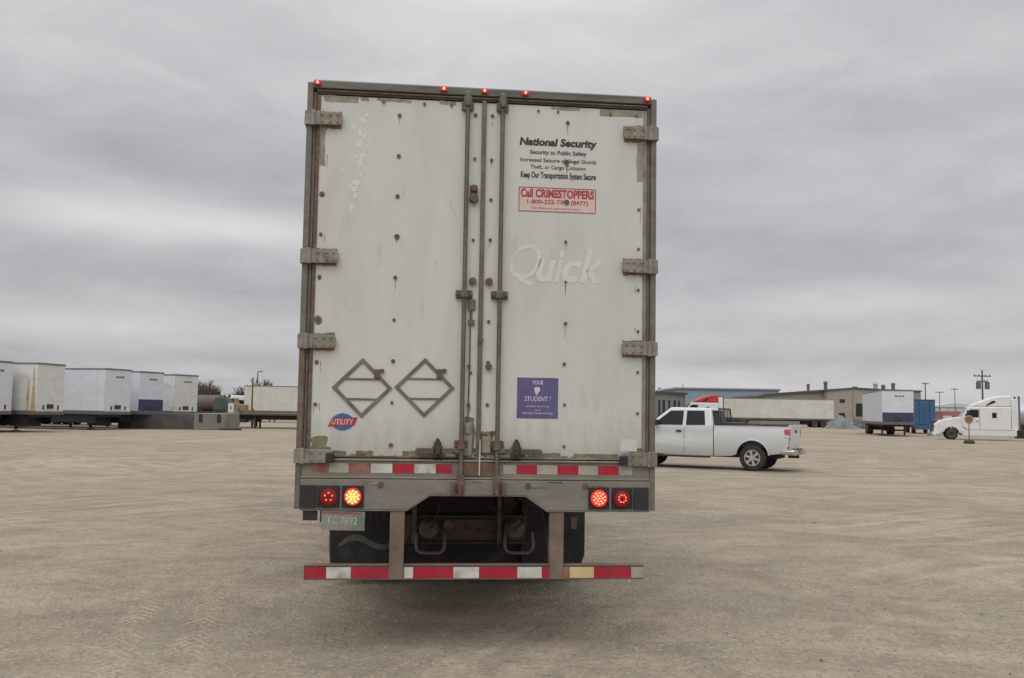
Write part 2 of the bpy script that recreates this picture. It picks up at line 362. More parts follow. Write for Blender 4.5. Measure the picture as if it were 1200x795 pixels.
# loose stones lying on the lot
M['stone'] = mat('loose_grey_stone', (.27, .245, .20), .9, vary=.5, vscale=2)
b = MB(); rs = random.Random(3)
for i in range(9000):
    yy = 4.5+45*(rs.random()**2.2); xx = rs.uniform(-.62, .62)*yy
    r = rs.uniform(.004, .013)*(1+(rs.random() < .03)*1.2)
    vs = []
    for (a, e_, h_) in ((0, 1, 0), (2.1, 1, 0), (4.2, 1, 0), (1.0, .6, 1), (3.4, .6, .9)):
        a += rs.uniform(-.4, .4); vs.append(b.b.verts.new((xx+r*e_*math.cos(a), yy+r*e_*math.sin(a), h_*r*rs.uniform(.7, 1.1)-.001)))
    for f in ((0, 1, 3), (1, 2, 4), (1, 4, 3), (2, 0, 4), (0, 3, 4)): b.b.faces.new([vs[k] for k in f])
tag(b.done('loose_gravel_stones', M['stone']), 'small loose stones scattered over the gravel lot', 'stones', kind='stuff')

# ------------------------------------------------------------------ THE SEMI-TRAILER (local frame: x right, +y forward, z up, rear face near y = 0)
T = thing('semi_trailer', 'dirty white box trailer seen from behind, closest to the camera, with lit red lamps', 'trailer', (-.2294, 6.995, 0), .1045)
LEN = 16.15
# body shell
b = MB()
b.box(-1.285, -1.24, .07, LEN, 1.22, 4.03); b.box(1.24, 1.285, .07, LEN, 1.22, 4.03)
b.done('side_wall', M['alum'], T)
for s in (-1, 1):
    for k in range(16): MB().box(*sorted((s*1.2852, s*1.293)), .6+k*.98, .65+k*.98, 1.34, 3.98).done('side_post', M['alum'], T)
MB().box(-1.24, 1.24, LEN-.06, LEN-.01, 1.22, 4.03).done('front_wall', M['alum'], T)
b = MB(); b.prism([(-1.285, 4.035), (1.285, 4.035), (1.25, 4.085), (.6, 4.098), (-.6, 4.098), (-1.25, 4.085)], .12, LEN, 'y')
b.done('roof', M['roof'], T)
MB().box(-1.235, 1.235, .12, LEN-.08, 1.235, 1.30).done('floor', M['under'], T)
b = MB()
for k in range(50): b.box(-1.23, 1.23, .35+k*.31, .40+k*.31, 1.10, 1.23)
b.done('crossmember', M['under'], T)['kind'] = 'stuff'
for s in (-1, 1): MB().box(*sorted((s*1.24, s*1.30)), .12, LEN, 1.16, 1.34).done('side_rail', M['steel'], T, bevel=.006)
# rear frame
for s in (-1, 1):
    b = MB(); b.box(*sorted((s*1.262, s*1.303)), -.035, .16, .995, 4.085)
    b.box(*sorted((s*1.236, s*1.259)), -.012, .10, 1.22, 4.02)
    b.done('corner_post', M['steel'], T, bevel=.005)
    MB().box(*sorted((s*1.258, s*1.264)), -.028, .06, 1.3, 4.02).done('post_gap', M['rust'], T)
b = MB(); b.prism([(-.035, 4.045), (-.028, 4.10), (.02, 4.122), (.20, 4.125), (.20, 4.03), (.0, 4.03)], -1.262, 1.262, 'x')
b.done('header', M['hdr'], T, bevel=.004)
b = MB(); b.box(-1.235, 1.235, -.022, .06, 4.006, 4.036); b.done('header_lip', M['hdr'], T, bevel=.003)
b = MB(); b.tube([(-1.23, -.03, 4.024), (1.23, -.03, 4.024)], .006, 6); b.done('header_gasket', M['rust'], T)
b = MB(); b.box(-1.262, 1.262, -.03, .14, 1.215, 1.352); b.box(-1.262, 1.262, -.046, -.02, 1.337, 1.35); b.box(-1.262, 1.262, -.05, -.02, 1.212, 1.226)
b.done('threshold', M['sill'], T, bevel=.004)
apron = [(-1.262, .992), (-.514, .992), (-.351, 1.100), (.343, 1.100), (.501, .992), (1.262, .992), (1.262, 1.208), (-1.262, 1.208)]
AP = MB().prism(apron, -.05, .0, 'y').done('rear_apron', M['sill'], T, bevel=.004)
b = MB(); b.prism([(-1.262, .985), (-.512, .985), (-.349, 1.093), (.341, 1.093), (.499, .985), (1.262, .985), (1.262, .991), (.503, .991), (.345, 1.099), (-.353, 1.099), (-.516, .991), (-1.262, .991)], -.053, .10, 'y')
b.done('apron_flange', M['sill'], AP)
for s in (-.70, .36, .78): MB().cyl((s, -.052, 1.17), .022, .008, 'y', 14).done('bolt', M['bolt'], AP)
for (cx, cz) in ((-.16, 1.15), (.155, 1.15)):
    b = MB(); b.box(cx-.035, cx-.012, -.085, -.05, cz-.05, cz+.045); b.box(cx+.012, cx+.035, -.085, -.05, cz-.05, cz+.045); b.box(cx-.03, cx+.03, -.065, -.05, cz-.02, cz+.01)
    b.done('rod_keeper', M['rust'], AP, bevel=.003)
# doors: z 1.36 .. 4.0
DZ0, DZ1 = 1.360, 3.998
def door(x0, x1):
    b = MB(); b.box(x0, x1, -.012, .03, DZ0, DZ1)
    return b.done('rear_door', M['door'], T, bevel=.004)
DL = door(-1.232, -.012); DR = door(-.004, 1.232)
DL['label'] = 'left rear door with two empty placard diamonds'; DR['label'] = 'right rear door with security notice and purple sticker'
MB().box(-.022, .010, -.034, -.0125, 1.32, 4.01).done('centre_seal', M['galv'], DR, bevel=.004)
for s, D in ((-1, DL), (1, DR)):   # rubber gasket round each door
    b = MB(); b.box(*sorted((s*1.206, s*1.232)), -.019, -.0125, DZ0, DZ1); b.box(*sorted((s*.03, s*1.2)), -.018, -.0125, DZ0, DZ0+.012)
    b.done('door_gasket', M['rust'] if s < 0 else M['hinge'], D)
YF = -.0125
zs_all = [3.87, 3.565, 3.265, 2.965, 2.665, 2.355, 2.055, 1.755, 1.45]
def flat(name, pts, m, parent, y=YF, t=.0012):
    """thin sheet of thickness t stuck on the plane y"""
    return MB().prism(pts, y-t, y, 'y').done(name, m, parent)
def rect(x0, x1, z0, z1): return [(x0, z0), (x1, z0), (x1, z1), (x0, z1)]
def ragged(x0, x1, z0, z1, seed, j=.006):
    r = random.Random(seed); p = []
    for (ax, az, bx, bz) in ((x0, z0, x1, z0), (x1, z0, x1, z1), (x1, z1, x0, z1), (x0, z1, x0, z0)):
        for k in range(5): p.append((ax+(bx-ax)*k/5+r.uniform(-j, j), az+(bz-az)*k/5+r.uniform(-j, j)))
    return p
for k, (a, c) in enumerate(((-1.185, -.94), (-.915, -.86), (-.80, -.55), (-.34, -.22))): flat('bare_patch', ragged(a, c, 3.952 if k == 0 else 3.972, 3.996, k), M['repair'], DL, t=.0016)
flat('bare_patch', ragged(-1.204, -1.165, 3.47, 3.76, 5), M['repair'], DL)
flat('bare_patch', ragged(1.155, 1.204, 3.45, 3.74, 6), M['repair'], DR)
flat('bare_patch', ragged(.87, 1.2, 3.945, 3.995, 7, .004), M['repair'], DR)
flat('bare_patch', ragged(.50, .72, 3.972, 3.996, 8, .004), M['repair'], DR)
M['scuff'] = mat('touched_up_white_paint', (.60, .61, .59), .5, vary=.06, vscale=20)
rq = random.Random(8)
for k in range(34):
    a = -.90+rq.gauss(0, .035)-(.03 if k > 22 else 0); d = (3.66+rq.gauss(0, .09)) if k <= 22 else 3.35+rq.gauss(0, .09); q_ = rq.uniform(.008, .028)
    flat('touched_up_spot', [(a+q_*rq.uniform(.4, 1)*math.cos(t_*PI/4), d+1.6*q_*rq.uniform(.4, 1)*math.sin(t_*PI/4)) for t_ in range(8)], M['scuff'], DL, t=.0005+k*.00002)
rq = random.Random(4)
M['streak'] = mat('thin_rust_run', (.36, .28, .20), .8, vary=.3, vscale=20)
for k in range(26):     # rust runs below the fasteners and along the hinge side, thin scratches
    D_, x_ = ((DL, rq.choice((-1.19, -1.15, -.632, -.07))), (DR, rq.choice((.622, 1.15, 1.19, .055))))[k % 2]
    z_ = rq.choice(zs_all)-.012; h_ = rq.uniform(.03, .12)
    flat('rust_run', [(x_-.004, z_), (x_+.004, z_), (x_+.002+rq.uniform(-.003, .003), z_-h_), (x_-.001, z_-h_)], M['streak'], D_, t=.0005)
rgm = random.Random(12)
M['mud'] = mat('dark_road_mud', (.10, .085, .06), .9, vary=.5, vscale=18)
for D_, xs2, n_ in ((DL, (-.16, -.02), 26), (DR, (.01, .17), 20)):       # mud thrown up round the lock rods
    for k in range(n_):
        x_ = rgm.uniform(*xs2); z_ = 1.375+.17*rgm.random()**2.2; q_ = rgm.uniform(.006, .022)
        flat('mud_splash', [(x_+q_*rgm.uniform(.5, 1)*math.cos(a*PI/4), max(1.362, z_+1.5*q_*rgm.uniform(.5, 1)*math.sin(a*PI/4))) for a in range(8)], M['mud'], D_, t=.0010+k*.00003)
for k in range(30):
    x_ = rgm.uniform(-1.18, -.25) if k % 2 else rgm.uniform(.2, 1.15); q_ = rgm.uniform(.01, .035)
    flat('mud_splash', [(x_+q_*rgm.uniform(.6, 1)*math.cos(a*PI/4), 1.372+.012*rgm.random()+.5*q_*rgm.uniform(.5, 1)*math.sin(a*PI/4)*(1 if a < 4 else .3)) for a in range(8)], M['grm2'] if k % 3 else M['mud'], DL if k % 2 else DR, t=.0012+k*.00003)
# grime along the bottom of the doors
M['grime'] = mat('green_brown_grime', (.17, .16, .10), .85, vary=.4, vscale=12)
rg = random.Random(11)
for D, spans in ((DL, ((-1.2, -.95), (-.88, -.76), (-.55, -.34))), (DR, ((.27, .34), (.36, .60), (.70, 1.03)))):
    for k, (a, c) in enumerate(spans): flat('grime', ragged(a, c, DZ0+.013, DZ0+.035+rg.uniform(0, .02), 30+k, .005), M['grime'], D, t=.0009)
for D, a, c, d, e in ((DL, -1.2, -1.08, 1.40, 1.50), (DL, -.115, -.03, 1.38, 1.66), (DR, .015, .10, 1.38, 1.56), (DR, 1.12, 1.2, 1.40, 1.45)):
    flat('grime', ragged(a, c, d, e, int(a*100) % 97, .012), M['grime'], D, t=.0008)
# bolts
def bolt(x, z, D, r=.013): MB().cyl((x, YF-.004, z), r, .009, 'y', 10, r*.8).done('bolt', M['bolt'], D)
zs = [3.87, 3.565, 3.265, 2.965, 2.665, 2.355, 2.055, 1.755, 1.45]
rb = random.Random(5)
for k, z_ in enumerate(zs):
    bolt(-.632+rb.uniform(-.004, .004), z_, DL, .020 if k == 3 else rb.uniform(.011, .016)); bolt(.622+rb.uniform(-.004, .004), z_+.005, DR, .020 if k in (1, 2) else rb.uniform(.010, .015))
for z_ in (3.265, 2.965, 2.655, 2.345, 2.04, 1.735): bolt(-1.178, z_, DL, .013); bolt(1.172, z_-.03, DR, .011)
for z_ in (3.57, 2.96, 1.98): bolt(-.07, z_, DL, .012)
for z_ in (3.90, 3.565, 3.265, 2.965, 2.36, 2.06, 1.75): bolt(.055, z_, DR, .013)
for z_ in (3.90,): bolt(-.07, z_, DL, .014)
for x_ in (.16, .40, .55, .95, 1.15): bolt(x_, 3.955, DR, .010)
for x_ in (-.75, -.45, -.25): bolt(x_, 3.965, DL, .012)
M['rustpad'] = mat('rust_stain', (.22, .13, .085), .8, vary=.3, vscale=30)
for z_, s_ in ((3.265, .8), (2.655, .7), (2.345, 1.2), (2.04, .6)): flat('rust_stain', [(-1.178+.024*s_*math.cos(a/8*2*PI)*rb.uniform(.8, 1.2), z_+.03*s_*math.sin(a/8*2*PI)-.006) for a in range(8)], M['rustpad'], DL, t=.0007)
# lock rods
for s, D, xs_ in ((-1, DL, -.130), (1, DR, .130)):
    rod = MB().tube([(xs_, -.052, 1.13), (xs_, -.052, 4.05)], .0165, 12).done('lock_rod', M['galv'], D, smooth=True)
    b = MB(); b.box(xs_-.03, xs_+.03, -.066, -.0125, 3.925, 4.03); b.box(xs_-.045, xs_+.045, -.03, -.0125, 3.93, 4.0); b.box(xs_-.02, xs_+.02, -.085, -.05, 3.95, 4.06)
    b.done('cam_bracket', M['galv'], rod, bevel=.006)
    b = MB(); b.box(xs_-.062, xs_+.062, -.035, -.0125, 2.525, 2.585); b.cyl((xs_, -.052, 2.555), .034, .055, 'z', 14); b.cyl((xs_-.045, -.04, 2.555), .014, .015, 'y'); b.cyl((xs_+.045, -.04, 2.555), .014, .015, 'y')
    b.done('rod_guide', M['rust'], rod, bevel=.004)
    b = MB(); b.box(xs_-.05, xs_+.05, -.035, -.0125, 1.44, 1.49); b.cyl((xs_, -.052, 1.46), .03, .07, 'z', 14);
    b.done('rod_cam', M['rust'], rod, bevel=.004)
    b = MB(); b.box(xs_-.025, xs_+.025, -.075, -.035, 1.14, 1.24); b.cyl((xs_, -.052, 1.15), .028, .07, 'z', 12)
    b.done('rod_foot', M['rust'], rod, bevel=.004)
    hx = -.30 if s < 0 else .27
    h = MB(); h.box(*sorted((xs_+s*.02, s*.45)), -.072, -.050, 1.396, 1.434); h.cyl((s*.45, -.056, 1.414), .011, .012, 'y', 12)
    h.tube([(xs_, -.052, 1.41), (xs_+s*.06, -.058, 1.41)], .02, 8)
    hh = h.done('door_handle', M['bolt'], D, bevel=.003)
    b = MB(); b.box(hx-.036, hx+.036, -.072, -.0125, 1.368, 1.45); b.cyl((hx, -.055, 1.462), .028, .03, 'y', 14); b.cyl((hx, -.055, 1.49), .016, .03, 'y', 10); b.box(hx-.018, hx+.018, -.10, -.07, 1.39, 1.44)
    b.done('handle_catch', M['catch'], D, bevel=.005)
# small fittings between the rods
b = MB(); b.cyl((-.072, -.03, 3.345), .026, .035, 'y', 14); b.cyl((-.072, -.03, 3.27), .034, .035, 'y', 14); b.box(-.10, -.045, -.025, -.0125, 3.24, 3.37); b.done('seal_bracket', M['rust'], DL, bevel=.004)
for x_, D in ((-.068, DL), (.052, DR)): 
    b = MB(); b.cyl((x_, -.026, 2.655), .027, .028, 'y', 12); b.box(x_-.02, x_+.02, -.03, -.0125, 2.635, 2.67); b.done('latch_stud', M['rust'], D)
b = MB(); b.box(-.10, -.045, -.028, -.0125, 2.44, 2.52); b.box(-.095, -.05, -.032, -.0125, 2.33, 2.37); b.box(-.08, -.065, -.02, -.0125, 2.37, 2.44); b.done('latch_plate', M['galv'], DL, bevel=.003)
MB().tube([(-.082, -.024, 2.50), (-.080, -.022, 2.1), (-.084, -.022, 1.62)], .005, 6).done('pull_cable', M['rust'], DL)
for z_ in (2.03, 1.75): MB().cyl((-.083, -.026, z_), .013, .02, 'y', 10).done('cable_clip', M['bolt'], DL)
b = MB(); b.cyl((.06, -.025, 2.03), .024, .025, 'y', 12); b.cyl((-.005, -.04, 2.22), .022, .015, 'y', 12); b.done('latch_stud', M['rust'], DR)
b = MB(); b.box(-.115, -.05, -.03, -.0125, 1.38, 1.62); b.box(-.10, -.065, -.045, -.03, 1.54, 1.61); b.done('bottom_latch', M['hinge'], DL, bevel=.004)
b = MB(); b.box(.02, .085, -.03, -.0125, 1.40, 1.52); b.done('bottom_latch', M['hinge'], DR, bevel=.004)
b = MB(); b.tube([(.004, -.046, 1.24), (.006, -.045, 1.50)], .005, 6); b.done('seal_wire', M['wht'], DR)
b = MB(); b.box(-.115, .10, -.04, -.031, 1.235, 1.345); b.done('sill_plate', M['rust'], T, bevel=.003)
# hinges
for s, D in ((-1, DL), (1, DR)):
    for k, z_ in enumerate((3.815, 2.80, 2.185, 1.368)):
        low = k == 3
        b = MB(); x1 = 1.312; x2 = 1.045 if not (low and s > 0) else 1.04
        b.prism([(s*x1, z_-.052), (s*(x2+.015), z_-.046), (s*x2, z_-.03), (s*x2, z_+.03), (s*(x2+.015), z_+.046), (s*x1, z_+.052)], -.055 if not low else -.06, -.036, 'y')
        b.cyl((s*1.255, -.052, z_), .020, .112, 'z', 12)
        b.box(*sorted((s*1.305, s*1.316)), -.05, .12, z_-.05, z_+.05)
        for q in (1.08, 1.13, 1.19):
            for dz in (-.026, .026): b.cyl((s*q, -.058 if not low else -.062, z_+dz), .009, .014, 'y', 8)
        b.box(*sorted((s*1.205, s*1.222)), -.062 if not low else -.067, -.050, z_-.05, z_+.05)
        b.done('hinge', M['hinge'], D, bevel=.003)
        if not low or s < 0:
            # rust bleeding above and below each hinge
            flat('rust_stain', ragged(*sorted((s*1.055, s*1.20)), z_-.066, z_+.062, 60+k+s, .006), M['rustpad'], D, t=.0006)
for s in (-1, 1):
    b = MB(); b.box(*sorted((s*1.03, s*1.09)), -.075, -.05, 1.325, 1.395); b.done('hinge_block', M['black'], T, bevel=.006)
# placard holders
def placard(cx, cz, hw, hh, t):
    b = MB()
    o_ = [(cx, cz+hh), (cx+hw, cz), (cx, cz-hh), (cx-hw, cz)]; i_ = [(cx, cz+hh-t*1.4), (cx+hw-t*1.4, cz), (cx, cz-hh+t*1.4), (cx-hw+t*1.4, cz)]
    for k in range(4):
        b.prism([o_[k], o_[(k+1) % 4], i_[(k+1) % 4], i_[k]], YF-.008, YF, 'y')
    for dz in (.062, -.082):
        q = hw*(1-abs(dz)/hh)-.01; b.box(cx-q, cx+q, YF-.006, YF, cz+dz-.006, cz+dz+.007)
    o = b.done('placard_holder', M['plh'], DL)
    b = MB(); b.box(cx+.085, cx+.125, YF-.02, YF-.008, cz+.07, cz+.135); b.cyl((cx+.14, YF-.014, cz+.125), .016, .014, 'y', 10); b.done('placard_clip', M['rust'], o, bevel=.003)
placard(-.850, 1.858, .216, .216, .024); placard(-.402, 1.868, .218, .216, .024)
# badge: blue rounded diamond, red band, white letters
bx, bz = -.982, 1.612
bad = flat('maker_badge', [(bx+.088*math.copysign(abs(math.cos(a))**1.25, math.cos(a)), bz+.062*math.copysign(abs(math.sin(a))**1.1, math.sin(a))) for a in [k*PI/12 for k in range(24)]], M['blue'], DL, t=.0025)
flat('badge_band', [(bx-.105, bz-.034), (bx-.075, bz+.022), (bx-.02, bz+.028), (bx+.105, bz+.033), (bx+.085, bz-.022), (bx+.02, bz-.028)], M['redb'], bad, y=YF-.0027)
text('UTILITY', 'badge_letters', M['wht'], bad, bx, bz-.019, .155, .038, YF-.0045, .01, .2)
# security notice: text stuck directly on the door, and the red framed box
TL = YF-.0016
nb = bpy.data.objects.new('security_notice', None)
nb.parent = DR; COL.objects.link(nb); nb['label'] = 'black security lettering over a red framed hotline box'
text('National Security', 'notice_lettering', M['ink'], nb, .556, 3.674, .586, .078, TL, .045, .12)
text('Security to Public Safety', 'notice_lettering', M['ink'], nb, .556, 3.618, .43, .042, TL, .02)
text('Increased Seizure of Illegal Goods', 'notice_lettering', M['ink'], nb, .558, 3.560, .575, .038, TL, .014)
text('Theft, or Cargo Collusion', 'notice_lettering', M['ink'], nb, .556, 3.508, .42, .038, TL, .012)
text('Keep Our Transportation System Secure', 'notice_lettering', M['ink'], nb, .559, 3.432, .568, .062, TL, .03)
bo = flat('hotline_box', rect(.264, .842, 3.196, 3.372), M['pink'], DR, t=.001)
b = MB(); 
for q in (rect(.262, .844, 3.370, 3.376), rect(.262, .844, 3.192, 3.197), rect(.262, .268, 3.197, 3.37), rect(.838, .844, 3.197, 3.37)): b.prism(q, TL-.0008, TL, 'y')
b.done('box_border', M['inkred'], bo)
text('Call CRIMESTOPPERS', 'hotline_lettering', M['inkred'], bo, .553, 3.298, .555, .066, TL-.0006, .045)
text('1-800-222-TIPS (8477)', 'hotline_lettering', M['inkred'], bo, .556, 3.242, .46, .042, TL-.0006, .022)
text('Confidential and anonymous', 'hotline_lettering', M['inkred'], bo, .54, 3.207, .36, .022, TL-.0006, .0)
for k_, (w_, cx_) in enumerate((('Q', .30), ('u', .455), ('i', .555), ('c', .65), ('k', .80))):
    text(w_, 'ghost_lettering', M['ghost'], DR, cx_+.02, 2.665 if w_ != 'Q' else 2.63, (.24, .15, .07, .15, .18)[k_], (.32, .17, .24, .17, .26)[k_], YF-.0012, .0 if w_ == 'Q' else .03, .28)
# purple sticker
ps = flat('purple_sticker', rect(.273, .577, 1.657, 1.955), M['purple'], DR, t=.0015)
text('YOUR', 'sticker_lettering', M['stw'], ps, .425, 1.905, .085, .030, TL-.001, .03)
flat('sticker_emblem', [(.405, 1.885), (.398, 1.868), (.408, 1.84), (.420, 1.822), (.428, 1.842), (.440, 1.858), (.444, 1.875), (.434, 1.886), (.42, 1.888)], M['stw'], ps, y=TL-.0005)
text('STUDENT !', 'sticker_lettering', M['stw'], ps, .425, 1.783, .19, .036, TL-.001, .01)
text('always learning', 'sticker_lettering', M['stw'], ps, .425, 1.735, .17, .020, TL-.001, .0)
text('and', 'sticker_lettering', M['stw'], ps, .425, 1.713, .04, .014, TL-.001, .0)
text('always improving', 'sticker_lettering', M['stw'], ps, .425, 1.685, .225, .020, TL-.001, .01)
flat('paper_label', rect(1.05, 1.17, 1.425, 1.515), M['paper'], DR)
# conspicuity tape on the threshold
def tape(segs, z0, z1, y, par, t=.0015):
    for a, c, m in segs: flat('reflective_tape', rect(a, c, z0, z1), M[m], par, y=y, t=t)
tape([(-1.195, -1.08, 'redd'), (-1.065, -.93, 'whtd'), (-.927, -.775, 'redd'), (-.773, -.62, 'wht'), (-.618, -.465, 'red'), (-.463, -.31, 'wht'), (-.308, -.19, 'red'),
      (.18, .275, 'whtd'), (.277, .425, 'red'), (.427, .575, 'whtd'), (.577, .73, 'red'), (.732, .875, 'whtd'), (.877, 1.03, 'red'), (1.032, 1.13, 'whtd')], 1.252, 1.318, -.0301, T)
M['sillp'] = mat('bare_scraped_sill', (.24, .225, .19), .7, .1, .2, 8)
for k in range(16):      # scrapes and rusty smears on the apron and threshold
    x_ = rgm.uniform(-1.2, 1.1); lo_ = k % 3 == 0; z_ = rgm.uniform(1.335, 1.345) if lo_ else rgm.uniform(1.13, 1.20); w_ = rgm.uniform(.03, .16)
    flat('smear', ragged(x_, x_+w_, z_-rgm.uniform(.004, .012), z_, 80+k, .003), M[('rustpad', 'mud', 'sillp')[k % 3]], T if lo_ else AP, y=-.0302 if lo_ else -.0502, t=.0010+k*.00005)
# lamp clusters
def lamp_cluster(xs_, blank, plate_side):
    x0, x1 = min(blank[0], min(xs_)-.085), max(blank[1], max(xs_)+.085)
    c = MB().box(blank[0], blank[1], -.062, -.0502, 1.005, 1.165).done('lamp_pocket', M['black'], T, bevel=.004)
    for k, (cx, bright) in enumerate(zip(xs_, ((0, 2) if plate_side else (1, 0)))):
        p = MB().box(cx-.078, cx+.078, -.058, -.0502, 1.006, 1.164).done('tail_light', M['black'], T, bevel=.004)
        MB().lathe([(-.0585, .071), (-.072, .071), (-.074, .064), (-.060, .062)], (cx, 0, 1.085), 'y', 24).done('lamp_grommet', M['rub'], p, smooth=True)
        MB().lathe([(-.061, .062), (-.071, .058), (-.075, .045), (-.077, .001)], (cx, 0, 1.085), 'y', 24).done('lens', M['lensb' if bright else 'lens'], p, smooth=True)
        b = MB(); pts = [(0, 0)] if bright else []
        pts += [(.022*math.cos(a*PI/3), .022*math.sin(a*PI/3)) for a in range(6)] if bright else []
        nn = 10 if bright else 5 if plate_side else 8
        rr = .041 if bright else .027
        pts += [(rr*math.cos(a*2*PI/nn+.3), rr*math.sin(a*2*PI/nn+.3)) for a in range(nn)]
        for u, w in pts: b.cyl((cx+u, -.079, 1.085+w), .0095 if bright == 2 else .0075 if bright else .0062, .006, 'y', 8)
        b.done('led', M['ledb' if bright == 2 else 'ledr' if bright else 'led'], p)
lamp_cluster((-1.061, -.893), (-1.262, -1.145), True); lamp_cluster((.880, 1.050), (1.135, 1.250), False)
for cx in (-1.231, -.311, -.008, .298, 1.227):
    o = MB().box(cx-.026, cx+.026, -.052, -.034, 4.062, 4.096).done('marker_light', M['mark'], T, bevel=.006)
    MB().cyl((cx, -.055, 4.079), .0095, .006, 'y', 10).done('marker_led', M['markc'], o)
# licence plate on a dark bracket under the left lamps
b = MB(); b.box(-1.24, -1.14, -.04, .0, .915, .984); b.box(-1.12, -.88, -.035, -.02, .90, .984); b.done('plate_bracket', M['black'], T, bevel=.003)
pl = MB().box(-1.148, -.844, -.050, -.046, .850, .984).done('licence_plate', M['plate'], T, bevel=.004)
pl.rotation_euler.y = R(1.2); pl.location = (.02, 0, -.024)
text('TC 7692', 'plate_number', M['whtd'], pl, -1.005, .892, .22, .058, -.0515, .03)
flat('plate_print', ragged(-.93, -.85, .858, .95, 3, .01), M['plgrn'], pl, y=-.0502, t=.0008)
flat('plate_print', rect(-1.14, -.86, .965, .978), M['redd'], pl, y=-.0502, t=.0008)
# rear impact guard
for s in (-1, 1):
    MB().box(s*.575-.052, s*.575+.052, -.045, .03, .50, .985).done('guard_strut', M['strut'], T, bevel=.006)
    b = MB(); b.prism([(.03, .56), (.03, .66), (.75, 1.12), (.75, 1.02)], s*.575-.03, s*.575+.03, 'x'); b.done('guard_brace', M['chas'], T)
G = MB().box(-1.219, 1.219, -.042, .058, .500, .602).done('guard_beam', M['strut'], T, bevel=.005)
seg = [(-1.219, -1.065, 'red'), (-1.063, -.893, 'wht'), (-.891, -.63, 'red'), (-.515, -.455, 'wht'), (-.453, -.17, 'red'), (-.168, .015, 'wht'), (.017, .29, 'red'), (.292, .468, 'wht'), (.470, .52, 'red'),
       (.628, .672, 'redd'), (.674, .850, 'cream'), (.852, 1.125, 'red'), (1.127, 1.219, 'whtd')]
tape(seg, .512, .590, -.0425, G)
b = MB(); b.box(-1.218, 1.218, -.0445, -.042, .593, .601); b.done('guard_lip', M['chas'], G)
# running gear
AX = (3.25, 4.48)
for yy in AX:
    for s in (-1, 1):
        for x_ in (1.145, .815): wheel(T, (s*x_, yy, .505), .505, .27, M['hook'], s)
    MB().tube([(-.7, yy, .505), (.7, yy, .505)], .065, 12).done('axle', M['chas'], T, smooth=True)
    for s in (-1, 1): MB().cyl((s*.48, yy-.05, .70), .12, .32, 'z', 14).done('air_spring', M['rub'], T, smooth=True)
for s in (-1, 1):
    MB().box(s*.53-.05, s*.53+.05, .9, 7.2, .93, 1.10).done('slider_rail', M['chas'], T)
    MB().box(s*.48-.05, s*.48+.05, 2.45, 5.2, .74, .92).done('suspension_arm', M['chas'], T)
b = MB(); b.box(-.62, .62, 2.20, 2.30, .47, .70); b.box(-.28, .34, 2.16, 2.2, .49, .68); b.box(-.62, .62, 2.14, 2.32, .70, .715); b.box(-.62, .62, 2.14, 2.32, .455, .47); b.done('rear_crossmember', M['chasr'], T, bevel=.005)
MB().box(-.5, .5, 5.4, 5.6, .45, 1.08).done('mid_crossmember', M['chas'], T)
MB().box(-1.2, 1.2, 5.62, 5.66, .30, 1.10).done('spray_shield', M['rub'], T)
for s in (-.285, .545):
    b = MB(); b.tube([(s-.125, 2.12, .56), (s-.135, 2.08, .46), (s-.125, 2.08, .405), (s-.09, 2.08, .38), (s, 2.08, .375), (s+.09, 2.08, .38), (s+.125, 2.08, .405), (s+.135, 2.08, .46), (s+.125, 2.12, .56)], .016, 8)
    b.done('tow_loop', M['hook'], T, smooth=True)
for s in (-.30, .50): 
    b = MB(); b.lathe([(-.12, .02), (-.11, .07), (-.05, .088), (.0, .096), (.01, .096), (.06, .085), (.09, .05)], (s, 2.08, .60), 'y', 18); b.cyl((s+.02, 1.95, .62), .02, .05, 'y', 10); b.done('brake_chamber', M['brk'], T, smooth=True)
    MB().tube([(s, 1.97, .60), (s+.05, 1.85, .70), (s+.12, 1.9, .98), (s+.15, 2.1, 1.06)], .010, 6).done('air_hose', M['rub'], T)
    b = MB(); b.box(s-.16, s-.12, 2.1, 2.16, .46, .95); b.box(s-.16, s+.02, 2.12, 2.18, .90, .95); b.done('bracket', M['brk'], T)
MB().tube([(-.66, 2.36, .60), (.66, 2.36, .60)], .05, 12).done('cross_tube', M['chas'], T, smooth=True)
MB().cyl((-.12, 2.13, .63), .045, .03, 'y', 12).done('red_reflector', M['redd'], T)
for s in ():
    pass
for k, s in enumerate((.06, .16, .30)): MB().cyl((s, 2.155, .60-.02*k), .022, .02, 'y', 10).done('crossmember_hole', M['black'], T)
MB().tube([(-.62, 1.9, 1.0), (-.3, 2.0, .78), (.1, 1.95, .90), (.4, 2.0, .75), (.6, 1.9, .98)], .011, 6).done('air_hose', M['rub'], T)
MB().box(-.68, .68, 1.0, 1.06, 1.0, 1.10).done('rail_crossmember', M['chas'], T)
